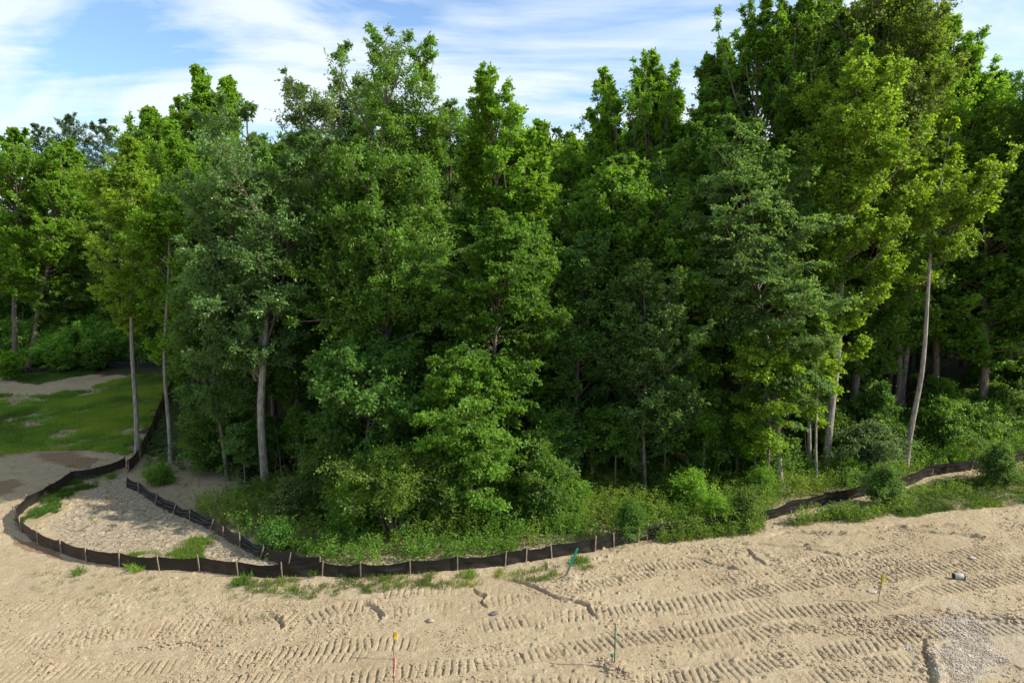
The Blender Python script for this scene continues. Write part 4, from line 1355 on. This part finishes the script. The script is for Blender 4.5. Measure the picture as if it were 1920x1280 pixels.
# ------------------------------------------------------------------ small markers on the sand
# leaning painted lath
x, y = G(1061, 1086)
r = thing("survey_lath", "leaning wooden survey lath with a green painted top in a small mound", "survey stake", (x, y, float(surf_z(x, y)[0])))
rot = (math.radians(6), math.radians(20), math.radians(0))
lo = box_stake(0.040, 0.012, 0.50, "wood_shaft", M_STAKE, r, (0, 0, 0), rot)
hi = box_stake(0.044, 0.014, 0.74, "painted_top", M_GREEN, r, tuple(Vector((0, 0, 0.60)) @ lo.rotation_euler.to_matrix().transposed()), rot)


def flag(label, px, py, h_, fl, lean=(0, 0)):
    x, y = G(px, py)
    z = float(surf_z(x, y)[0])
    r = thing("pin_flag", label, "marker flag", (x, y, z))
    s_ = np.linspace(0, 1, 6)
    P = np.stack([lean[0] * s_ * h_, lean[1] * s_ * h_, -0.1 + (h_ + 0.1) * s_], -1)[None]
    v, f = tubes(P, np.full((1, 6), 0.014), 6)
    link("wire", mesh_np("wire", v, f, M_WIRE, smooth=True), r)
    # limp little plastic flag hanging from the wire top
    top = P[0, -1]
    w, hh = fl
    n_, m_ = 8, 10
    gv = []
    for a in range(m_ + 1):
        for b_ in range(n_ + 1):
            u, q = b_ / n_, a / m_
            xx = w * u * (1 - 0.35 * q) + 0.02 * math.sin(q * 5)
            zz_ = -hh * q - w * u * 0.9
            gv.append((top[0] + 0.008 + xx * 0.75, top[1] + 0.035 * math.sin(u * 6 + q * 2), top[2] + zz_ + hh * 0.15 * u))
    ii = np.arange((m_ + 1) * (n_ + 1)).reshape(m_ + 1, n_ + 1)
    ff = np.stack([ii[:-1, :-1], ii[:-1, 1:], ii[1:, 1:], ii[1:, :-1]], -1).reshape(-1, 4)
    return r, np.array(gv), ff


r, gv, ff = flag("yellow marker flag on a thin wire above the pink ribbon", 738, 1240, 1.05, (0.20, 0.20), (0.02, 0))
link("flag", mesh_np("flag", gv, ff, M_YELLOW, smooth=True), r)
r, gv, ff = flag("yellow marker flag on a stick beside the whitish stone on the right", 1646, 1133, 1.18, (0.13, 0.42), (0.06, 0))
link("flag", mesh_np("flag", gv, ff, M_YELLOW, smooth=True), r)
r, gv, ff = flag("pink ribbon marker on a wire at the bottom edge below the yellow flag", 739, 1296, 1.05, (0.09, 0.62), (0.0, 0))
link("ribbon", mesh_np("ribbon", gv, ff, M_PINK, smooth=True), r)

x, y = G(1152, 1250)
r = thing("green_post", "thin dark green metal post standing in disturbed soil at the bottom", "post", (x, y, float(surf_z(x, y)[0])))
v, f = tubes(np.array([[[0, 0, -0.2], [0, 0, 0.7], [0.0, 0, 1.42], [0.0, 0, 1.44]]]), np.array([[0.022, 0.022, 0.02, 0.004]]), 8)
link("shaft", mesh_np("shaft", v, f, M_POST, smooth=True), r)
v, f = tubes(np.array([[[-.09, -.03, -0.1], [-.09, -.03, 0.3], [-.09, -.03, 0.31], [-.09, -.03, 0.38], [-.09, -.03, 0.42]]]), np.array([[0.02, 0.018, 0.05, 0.055, 0.005]]), 10)
link("cap_peg", mesh_np("cap_peg", v, f, M_POST, smooth=True), r)

x, y = G(1797, 1088)
r = thing("tin_can", "grey can with black ends lying on the sand on the right", "can", (x, y, float(surf_z(x, y)[0]) + 0.10), math.radians(-14))
ax = np.array([[[-0.19, 0, 0], [-0.17, 0, 0], [0, 0, 0], [0.17, 0, 0], [0.19, 0, 0]]])
v, f = tubes(ax, np.array([[0.10, 0.115, 0.118, 0.115, 0.10]]), 20)
link("body", mesh_np("body", v, f, M_METAL, smooth=True), r)
for s_ in (-1, 1):
    v, f = tubes(np.array([[[s_ * 0.17, 0, 0], [s_ * 0.215, 0, 0], [s_ * 0.23, 0, 0], [s_ * 0.232, 0, 0]]]), np.array([[0.119, 0.119, 0.10, 0.002]]), 20)
    link("end_cap", mesh_np("end_cap", v, f, M_BLACK, smooth=True), r)

# broken branch stubs on the forked oak trunk
P = np.array([[[0, 0, 6.6], [-0.5, -0.15, 7.2], [-0.85, -0.2, 7.9], [-0.95, -0.2, 8.6]],
              [[0, 0, 7.6], [-0.3, -0.2, 8.6], [-0.5, -0.3, 9.8], [-0.6, -0.3, 11.0]],
              [[0, -0.1, 7.9], [0.35, -0.2, 8.8], [0.45, -0.2, 9.8], [0.4, -0.2, 11.0]]])
v, f = tubes(P, np.array([[0.13, 0.10, 0.08, 0.03], [0.17, 0.14, 0.11, 0.06], [0.15, 0.13, 0.1, 0.05]]), 8)
link("limb", mesh_np("limb", v, f, M_BARK2, smooth=True), oak)

# ------------------------------------------------------------------ say which repeat is which
def of_group(g_):
    return [o for o in COL.objects if o.get("group") == g_]


FOOT = [(497, "the oak trunk"), (735, "the bare-stemmed yellow-green shrub"), (910, "the rounded centre shrub"),
        (1060, "the low bluish sapling"), (1182, "the pale leaning stem"), (1316, "the lone straight sapling"),
        (1464, "the pyramid tree trunk"), (1548, "the straight pale trunk"), (1700, "the long leaning trunk"), (1908, "the right edge trunk")]
CROWN = [(345, "the thin young tree"), (462, "the grey-green oak"), (600, "the pale oak"), (740, "the double-topped tree"), (850, "the dark rounded tree"),
         (940, "the spiky centre tree"), (1070, "the skyline dip"), (1198, "the open-crowned tree"), (1305, "the gap-filling tree"),
         (1425, "the pyramid tree"), (1588, "the straight yellow-green tree"), (1785, "the leaning yellowish tree"), (1900, "the right edge trunk")]
LEFTM = [(30, "the left edge tree"), (105, "the two dark trunks"), (245, "the slender yellow-green tree"), (388, "the spiky twin tops")]
locate(of_group("undergrowth bushes along the wood foot"), FOOT, "shaded bush")
locate(of_group(GI), CROWN, "dark inner tree")
locate(of_group(FAR), LEFTM, "tree across the clearing")
locate(of_group("bushes across the clearing"), LEFTM, "bush across the clearing")
locate(of_group("bushes far behind the wood"), CROWN, "low bush far behind the wood")
locate(of_group(HZ), LEFTM + CROWN[2:], "far background tree")
locate(of_group("trees of the wood edge on the right"), [(1908, "the right edge trunk")], "big dark wood edge tree")
